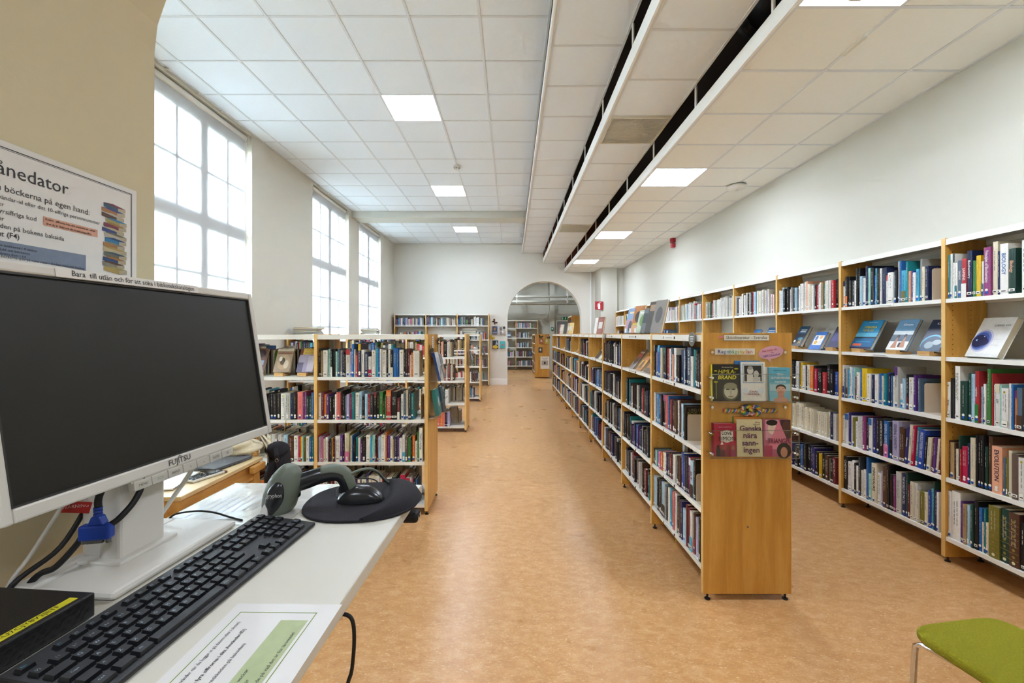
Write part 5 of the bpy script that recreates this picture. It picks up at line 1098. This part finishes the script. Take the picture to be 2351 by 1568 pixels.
# barcode scanner standing on its nose and handle
sc = thing('barcode_scanner', 'grey and black handheld barcode scanner standing beside the keyboard', 'scanner', (-.512, .985, ZT_), R(4))
def prof(pts, rad, n=5):
    q = smooth_path([(r_[0], r_[1], 0) for r_ in rad], n); return smooth_path(pts, n), [(max(.0005, r_[0]), max(.0005, r_[1])) for r_ in q]
pa, ra = prof([(-.014, 0, .001), (-.013, 0, .015), (-.007, 0, .04), (.003, 0, .065), (.013, 0, .085), (.021, 0, .096), (.026, 0, .102)], [(.029, .030), (.035, .035), (.037, .036), (.035, .034), (.028, .028), (.018, .019), (.001, .001)])
MB().sweep(pa, ra, 24, up=(1, 0, 0)).build('head', 'scan_grey', sc, smooth=True)
pa, ra = prof([(-.017, -.016, .004), (-.015, -.017, .018), (-.010, -.018, .036), (-.004, -.0175, .054), (.003, -.0155, .07), (.009, -.012, .081)], [(.012, .015), (.019, .022), (.0225, .0245), (.0215, .0235), (.015, .018), (.001, .001)])
MB().sweep(pa, ra, 22, up=(1, 0, 0)).build('top_insert', 'scan_dark', sc, smooth=True)
mb = MB(); mb.prism([(-.036, .003), (-.018, .003), (-.018, .020), (-.024, .031), (-.032, .018)], -.0400, -.036, ax=1).build('nose_light', 'sheet', sc, rot=(0, 0, R(-4)))
text('gryphon', .0125, sc, (-.004, -.0428, .050), color='#c9c9c4', bold=.005, fit=.032)
pa, ra = prof([(.018, .006, .058), (.045, .01, .066), (.075, .014, .075), (.10, .02, .077), (.118, .026, .07), (.128, .03, .05), (.130, .032, .028), (.130, .032, .012)], [(.020, .017), (.0195, .017), (.0185, .016), (.0175, .016), (.0175, .016), (.0165, .015), (.0145, .014), (.012, .013)])
MB().sweep(pa, ra, 18, up=(0, 0, 1)).build('handle', 'scan_dark', sc, smooth=True)
pa, ra = prof([(.075, .0145, .0795), (.10, .0205, .0815), (.121, .0265, .0735), (.1325, .0305, .05), (.1345, .0325, .03)], [(.0165, .0155), (.0165, .0155), (.0165, .0155), (.0145, .0145), (.012, .0125)])
MB().sweep(pa, ra, 18).build('grip', 'scan_grey', sc, smooth=True)
MB().box(.02, .032, -.004, .010, .030, .046).build('trigger', 'scan_dark', sc, bevel=.003)
cable('coiled grey scanner cable curving behind the scanner', [(-.377, 1.02, 1.172), (-.362, 1.035, 1.176), (-.345, 1.06, 1.172), (-.335, 1.09, 1.155), (-.33, 1.12, 1.13), (-.325, 1.15, 1.108), (-.325, 1.184, 1.09), (-.325, 1.187, 1.068)], .0034, 'scan_grey', 'scanner_cable')
# glossy laminated sheet at the back of the desk and its cable
s = thing('laminated_sheet', 'glossy plastic-covered paper sheet at the back left of the desk', 'paper', (-.61, 1.035, ZT_+.0004), R(-1.5))
mb = MB(); n = 12; rr = random.Random(4)
H = [[rr.uniform(0, .0022) for _ in range(n+1)] for _ in range(n+1)]
for i in range(n):
    for j in range(n):
        g = lambda a, b: (-.13+.27*a/n, -.125+.25*b/n, .0004+H[a][b])
        mb.face([g(i, j), g(i+1, j), g(i+1, j+1), g(i, j+1)])
mb.build('film', 'plastic_film', s); MB().box(-.125, .135, -.12, .12, 0, .0004).build('paper', 'lam', s)
MB().box(.058, .0605, -.115, .118, .0004, .0006, lin('#6a86b8')).build('blue_line', 'attr_print', s)
for k in range(9): MB().box(-.10+.02*k, -.094+.02*k, -.09+.008*k, .02+.006*k, .0004, .00055, lin('#c9d0da')).build('faint_print', 'attr_print', s)
cable('black cable arching across the back of the desk', [(-.745, .945, 1.098), (-.73, .95, 1.108), (-.69, .955, 1.112), (-.65, .952, 1.110), (-.61, .943, 1.104), (-.575, .93, 1.1025)], .002, 'rubber', 'desk_cable')
# instruction sheet
s = thing('instruction_sheet', 'laminated instruction sheet with green frame at the desk edge', 'paper', (-.335, .52, ZT_+.0003), R(89))
MB().box(-.10, .125, -.083, .072, 0, .0004).build('film', 'lam', s)
gc = lin('#7d9a4a'); fr = MB(); x0, x1, y0, y1 = -.085, .105, -.055, .056
fr.box(x0, x1, y0, y0+.0012, .0004, .0006, gc).box(x0, x1, y1-.0012, y1, .0004, .0006, gc).box(x0, x0+.0012, y0, y1, .0004, .0006, gc).box(x1-.0012, x1, y0, y1, .0004, .0006, gc); fr.build('frame_line', 'attr_print', s)
MB().box(-.075, .088, -.050, -.012, .0004, .0006, lin('#b5c294')).build('green_block', 'attr_print', s)
for tx, x, y, bd in (('Användar-ID  (om du använder när du loggar in på datorn eller i skolan)', -.075, .044, 0), ('Fyrsiffriga kod  ( de fyra siffrorna i ditt Användar-ID)', -.075, .027, .01), ('Skanna boken  (streckkoden på baksidan)', -.072, .010, 0), ('Avsluta eller F4', -.07, -.004, .015),
                     ('Böcker har du i 4 veckor', -.07, -.021, 0), ('Lånar du i 6 veckor', -.07, -.031, 0), ('1 år / 3 år beroende på vad det är för läromedel', -.07, -.043, 0)):
    text(tx, .0068, s, (x, y, .0008), FLAT, '#33332e', align='LEFT', bold=bd, fit=.158)
# poster on the arch wall
po = thing('loan_poster', 'laminated white poster about borrowing books on the near arch wall', 'poster', (-.7985, .716, 1.655), R(90))
MB().box(-.21, .21, -.0012, 0, -.1485, .1485).build('sheet', 'lam', po)
mb = MB(); bc = lin('#33332f'); e = .0014
for o_, th in ((.0, .0016), (.0028, .0007)):
    a, b = .199-o_, .139-o_; y = -.0014
    for q in ((-a, a, b-th, b), (-a, a, -b, -b+th), (-a, -a+th, -b, b), (a-th, a, -b, b)): mb.face([(q[0], y, q[2]), (q[1], y, q[2]), (q[1], y, q[3]), (q[0], y, q[3])], bc)
mb.build('border', 'attr_print', po)
def wp(px, py): D = .7985*1000/(1174-px); return D-.716, 1.5+(767-py)*D/1000-1.655
for tx, px, py, sz, c, bd in (('Lånedator', 155, 436, .0305, '#2c2c2a', 0), ('Här lånar du böckerna på egen hand:', 204, 489, .0145, '#3a3a38', 0), ('Logga in med ditt användar-id eller ditt 10-siffriga personnummer', 227, 513, .0092, '#55544f', 0), ('eller', 7, 470, .0095, '#55544f', 0),
                              ('Skriv i din fyrsiffriga kod', 82, 504, .0104, '#55544f', 0), ('eller', 7, 503, .0095, '#55544f', 0), ('Blippa streckkoden på bokens baksida', 145, 549, .0108, '#4a4a46', 0), ('Logga ut (F4)', 43, 545, .0115, '#3a3a38', .004)):
    x, z = wp(px, py); text(tx, sz, po, (x, -.0018, z), color=c, align='RIGHT', bold=bd)
def wquad(pp, col, nm, y=-.0016):
    mb = MB(); mb.face([(wp(*p)[0], y, wp(*p)[1]) for p in pp], lin(col)); return mb.build(nm, 'attr_print', po)
wquad([(97, 517), (222, 545), (222, 528), (97, 496)], '#dba48a', 'pink_box')
for tx, px, py in (('Koden:  siffrorna från ditt användar-id - alltså', 216, 531), ('året du är född och din födelsedagssiffra.', 208, 538)): x, z = wp(px, py); text(tx, .0049, po, (x, -.002, z), color='#3f2c24', align='RIGHT', bold=.012)
wquad([(-140, 560), (195, 622), (195, 586), (-140, 528)], '#8492a8', 'blue_box')
for tx, px, py in (('Du lånar böckerna i 4 veckor', 84, 577), ('Var rädd om böckerna', 66, 583), ('Återlämna dem i tid', 57, 590), ('Du kan låna om böckerna själv på mina sidor i skolans bibliotek katalog', 191, 617)): x, z = wp(px, py); text(tx, .0060, po, (x, -.002, z), color='#39424e', align='RIGHT')
cols = ['#3d5a6b', '#a5703a', '#5a3c2c', '#a49a5c', '#7c3444', '#3c4a86', '#b9b2a2', '#2f7fae', '#a87a44', '#c2b48e', '#6b6a5a', '#2b4a78', '#8a8676', '#b39a5a']
rr = random.Random(9); zb = wp(262, 628)[1]; xc = wp(262, 628)[0]; zt = wp(256, 472)[1]; n = len(cols); dz = (zt-zb)/n
mb = MB()
for k in range(n):
    z = zt-dz*(k+1); o_ = rr.uniform(-.004, .004); hw = .023+.003*rr.random(); y = -.0016-.00004*k
    mb.face([(xc+o_-hw, y, z+dz*.35), (xc+o_+hw*.3, y, z-dz*.1), (xc+o_+hw*.3, y, z+dz*.75), (xc+o_-hw, y, z+dz*1.15)], lin(cols[k])); mb.face([(xc+o_+hw*.3, y, z-dz*.1), (xc+o_+hw, y, z+dz*.2), (xc+o_+hw, y, z+dz*.95), (xc+o_+hw*.3, y, z+dz*.75)], lin('#b8ad92')); mb.face([(xc+o_-hw, y, z+dz*1.15), (xc+o_+hw*.3, y, z+dz*.75), (xc+o_+hw, y, z+dz*.95), (xc+o_-hw*.2, y, z+dz*1.35)], lin(cols[(k+4) % n]))
mb.build('book_stack_picture', 'attr_print', po)
# cables behind the monitor
cable('thin white cable hanging behind the monitor, leftmost', [(-.735, .74, 1.26), (-.75, .725, 1.211), (-.762, .69, 1.15), (-.772, .667, 1.112), (-.79, .66, 1.05)], .003, 'white_plastic')
wb = cable('black braided cable behind the monitor with a red tag', [(-.715, .79, 1.27), (-.74, .77, 1.213), (-.748, .7227, 1.147), (-.762, .664, 1.116), (-.785, .65, 1.05)], .004, 'rubber')
MB().box(-.022, .022, -.0008, .0008, -.010, .010, lin('#b8322e')).build('tag', 'attr_print', wb, loc=(-.742, .742, 1.205), rot=(R(8), R(10), R(20))); 
o = text('WARNING', .009, wb, (0, 0, 0), color='#e6c2bc'); o.matrix_local = Matrix.Translation((-.742, .742, 1.207)) @ Matrix.Rotation(R(20), 4, 'Z') @ Matrix.Translation((0, -.0016, 0)) @ FACE_NEG_Y @ Matrix.Diagonal((.0075, .0085, 1, 1))
v = thing('vga_plug', 'blue monitor plug joining two black cables at the stand', 'plug', (-.662, .70, 1.187), R(10))
MB().box(-.026, .018, -.008, .008, -.016, .008).build('shell', 'vga_blue', v, bevel=.003); MB().prism([(-.014, .008), (.010, .008), (.004, .022), (-.008, .022)], -.007, .007, ax=1).build('collar', 'vga_blue', v, bevel=.002)
for k in range(3): MB().cyl((-.002, 0, .022+.005*k), (-.002, 0, .0252+.005*k), .006, 10).build('strain_relief', 'vga_blue', v)
MB().box(-.015, .008, -.006, .006, -.021, -.016).build('connector', 'steel', v)
for x in (-.021, .013): MB().cyl((x, 0, -.016), (x, 0, -.022), .004, 10).build('thumb_screw', 'steel', v)
cable('black cable rising from the blue plug to the monitor', [(-.664, .70, 1.222), (-.664, .702, 1.24), (-.66, .72, 1.28), (-.68, .75, 1.32)], .005, 'rubber')
cable('black cable curving from the monitor to the blue plug', [(-.66, .765, 1.30), (-.632, .745, 1.25), (-.632, .732, 1.222), (-.64, .712, 1.2), (-.652, .706, 1.19)], .0048, 'rubber')
cable('black cable running from the blue plug down behind the desk', [(-.688, .70, 1.178), (-.70, .70, 1.160), (-.72, .688, 1.132), (-.745, .68, 1.118), (-.79, .67, 1.05)], .0048, 'rubber')
cable('white cable slanting from the monitor to the desk, right of the column', [(-.655, .92, 1.27), (-.66, .905, 1.2255), (-.69, .893, 1.17), (-.722, .885, 1.122), (-.77, .885, 1.08)], .0042, 'white_plastic')
cable('black cable hanging down beside the desk edge', [(-.265, .668, 1.072), (-.246, .667, 1.066), (-.240, .665, 1.04), (-.243, .664, .99), (-.254, .663, .92), (-.262, .66, .6), (-.265, .66, .006)], .003, 'rubber')

# ------------------------------------------------------------------ study table, chair and bags behind the desk
t = thing('study_table', 'light birch study table behind the standing desk', 'table')
MB().box(-2.75, -1.58, 2.08, 2.77, .70, .722).build('table_top', 'table_top', t, bevel=.003)
for x0, x1, y0, y1 in ((-2.72, -1.61, 2.11, 2.135), (-2.72, -1.61, 2.715, 2.74), (-1.625, -1.60, 2.135, 2.715), (-2.72, -2.695, 2.135, 2.715)): MB().box(x0, x1, y0, y1, .60, .70).build('apron', 'table_wood', t)
for x in (-2.73, -1.655):
    for y in (2.09, 2.70): MB().box(x, x+.06, y, y+.06, 0, .70).build('leg', 'table_wood', t)
MB().box(-1.58, -1.55, 2.62, 2.75, .655, .70).build('corner_block', 'table_wood', t, bevel=.008)
l = thing('laptop', 'closed grey laptop on the birch table', 'laptop', (-1.74, 2.60, .7225), R(80)); MB().box(-.14, .14, -.10, .10, .002, .012).build('base', 'laptop', l, bevel=.003); MB().box(-.14, .14, -.10, .10, .0125, .020).build('lid', 'laptop', l, bevel=.003)
for k in range(5): MB().box(-.10+.03*k, -.083+.03*k, -.1012, -.1, .004, .009).build('port', 'black_metal', l)
c = thing('calculator', 'white graphing calculator with black keys on the birch table', 'calculator', (-1.665, 2.36, .7225), rot=(0, R(0), R(72)))
MB().box(-.09, .09, -.041, .041, .001, .016).build('body', 'white_plastic', c, bevel=.006); MB().box(.015, .082, -.036, .036, .016, .0175).build('display_panel', 'black_metal', c); MB().box(.03, .076, -.028, .028, .0175, .0182).build('display', 'screen_trim', c)
km = MB().taper(-.005, .005, -.0038, .0038, 0, .003, .0008).mesh('key')
for i in range(8):
    for j in range(6): mk('key', km, 'key' if (i > 3 or j < 1) else 'white_metal', c, loc=(-.08+.0125*i, -.032+.0128*j, .016))
n_ = thing('spiral_notebook', 'open spiral notebook with pencil lines on the birch table', 'notebook', (-1.86, 2.27, .7225), R(12))
MB().box(-.18, .15, -.14, .14, 0, .009).build('pages', 'sheet', n_); MB().box(-.182, .152, -.142, .142, -.0005, .0025).build('cover', 'leather_brown', n_)
for k in range(18): MB().cyl((.152, -.13+.015*k, .0015), (.152, -.13+.015*k, .010), .0022, 6).build('ring', 'steel', n_)
for k in range(3): MB().box(-.10, .05-.02*k, -.06+.02*k, -.0575+.02*k, .009, .0093, lin('#9a9a98')).build('pencil_line', 'attr_print', n_)
b = thing('plastic_box', 'clear plastic lunch box on the birch table', 'box', (-1.80, 2.43, .7225), R(15))
MB().taper(-.07, .07, -.05, .05, 0, .055, -.012).build('tub', 'plastic_film', b)
p = thing('wallet', 'brown leather pouch under the calculator', 'pouch', (-1.625, 2.41, .7215), R(70)); MB().box(-.05, .05, -.012, .012, 0, .012).build('pouch_body', 'leather_brown', p, bevel=.004)
p = thing('pen', 'short black and white pen standing by the laptop', 'pen', (-1.80, 2.50, .743)); MB().cyl((0, 0, 0), (-.005, .006, .012), .006, 8).build('tip', 'rubber', p); MB().cyl((-.005, .006, .012), (-.012, .014, .04), .003, 8).build('barrel', 'white_plastic', p)
def blob(name, c, rad, mat, parent, seed, amp=.18, nu=22, nv=14, fr=3.0):
    r = random.Random(seed); ph = [(r.uniform(1, fr), r.uniform(1, fr), r.uniform(0, 6.28), r.uniform(.3, 1)) for _ in range(6)]
    mb = MB()
    for i in range(nv+1):
        th = math.pi*i/nv
        for j in range(nu):
            p_ = 2*math.pi*j/nu; d = 1+amp*sum(w_*math.sin(round(a_)*p_+b_*th*2+o_)*math.sin(th) for a_, b_, o_, w_ in ph)/3
            mb.v.append((c[0]+rad[0]*d*math.sin(th)*math.cos(p_), c[1]+rad[1]*d*math.sin(th)*math.sin(p_), c[2]+rad[2]*d*math.cos(th)))
    for i in range(nv):
        for j in range(nu): mb.f.append((i*nu+j, i*nu+(j+1) % nu, (i+1)*nu+(j+1) % nu, (i+1)*nu+j)[::-1]); mb.c.append(None); mb.mi.append(0)
    return mb.build(name, mat, parent, smooth=True)
ch = thing('wooden_chair', 'wooden chair with things hung on it behind the birch table', 'chair', (-2.03, 2.98, 0), R(8))
for x in (-.19, .17): MB().box(x, x+.03, .17, .2, 0, .76).build('leg', 'table_wood', ch); MB().box(x, x+.03, -.2, -.17, 0, .44).build('leg', 'table_wood', ch)
MB().box(-.2, .2, -.2, .2, .44, .465).build('seat', 'table_wood', ch, bevel=.006); MB().box(-.19, .2, .17, .195, .65, .775).build('backrest', 'table_wood', ch, bevel=.006); MB().box(-.19, .2, .17, .195, .54, .59).build('back_slat', 'table_wood', ch)
bg = thing('black_backpack', 'black backpack hanging beside the birch table', 'bag', (-1.56, 2.92, 0))
blob('bag_body', (0, 0, .60), (.075, .11, .17), 'fabric_black', bg, 3, .22); blob('bag_flap', (.0, -.02, .73), (.065, .09, .055), 'fabric_black', bg, 5, .2)
MB().sweep([(.02, -.08, .76), (.05, -.12, .72), (.065, -.12, .65), (.05, -.10, .58)], [(.004, .014)]*4, 8).build('strap', 'fabric_black', bg); MB().sweep([(.055+.010*math.cos(R(30*k)), -.128, .69+.010*math.sin(R(30*k))) for k in range(13)], .002, 6).build('eyelet', 'steel', bg)
blob('bag_pocket', (.03, -.06, .53), (.05, .06, .08), 'fabric_black', bg, 8, .2)
tb = thing('tote_bag', 'cream canvas tote bag slumped at the back of the birch table', 'bag', (-1.70, 2.74, .7225))
blob('bag_body', (-.05, .05, .055), (.13, .10, .055), 'canvas', tb, 11, .28); MB().sweep([(-.02, .02, .10), (.03, .06, .135), (.08, .07, .12), (.11, .09, .05), (.115, .10, -.06)], [(.002, .010)]*5, 6).build('handle', 'canvas', tb); MB().sweep([(-.05, .05, .10), (.0, .09, .145), (.06, .11, .13), (.12, .12, .06)], [(.002, .010)]*4, 6).build('handle', 'canvas', tb)
pb = thing('plastic_bag', 'crumpled clear plastic bag on top of the laptop', 'bag', (-1.80, 2.60, .7435)); blob('bag_body', (0, 0, .03), (.08, .07, .03), 'plastic_film', pb, 21, .35)
# green upholstered chair, lower right
g = thing('green_chair', 'lime green felt chair with chrome legs in the right foreground', 'chair', (1.635, 1.375, 0), R(-81))
P = [(.215*math.copysign(abs(math.cos(a))**.34, math.cos(a)), .20*math.copysign(abs(math.sin(a))**.34, math.sin(a))) for a in [2*math.pi*k/48 for k in range(48)]]
MB().prism(P, .425, .462).build('seat', 'green_felt', g, bevel=.016, seg=4)
MB().prism([(-.19, .60), (.19, .60), (.20, .70), (.18, .84), (-.18, .84), (-.20, .70)], .215, .235, ax=0).build('backrest', 'green_felt', g, bevel=.009, seg=3)
for sx_, sy_ in ((-1, -1), (-1, 1), (1, -1), (1, 1)):
    x, y = sx_*.19, sy_*.175
    MB().sweep([(x*.4, y*.9, .415), (x*.92, y, .415), (x*1.02, y*1.02, .40), (x*1.03, y*1.03, .37), (x*1.08, y*1.08, .008)], .0095, 14).build('leg', 'chrome', g, smooth=True); MB().cyl((x*1.08, y*1.08, 0), (x*1.08, y*1.08, .014), .013, 12).build('foot_cap', 'rubber', g)
for s_ in (-1, 1): MB().sweep([(.15, s_*.14, .415), (.22, s_*.14, .44), (.235, s_*.14, .52), (.232, s_*.14, .64)], .009, 10).build('back_post', 'chrome', g, smooth=True)
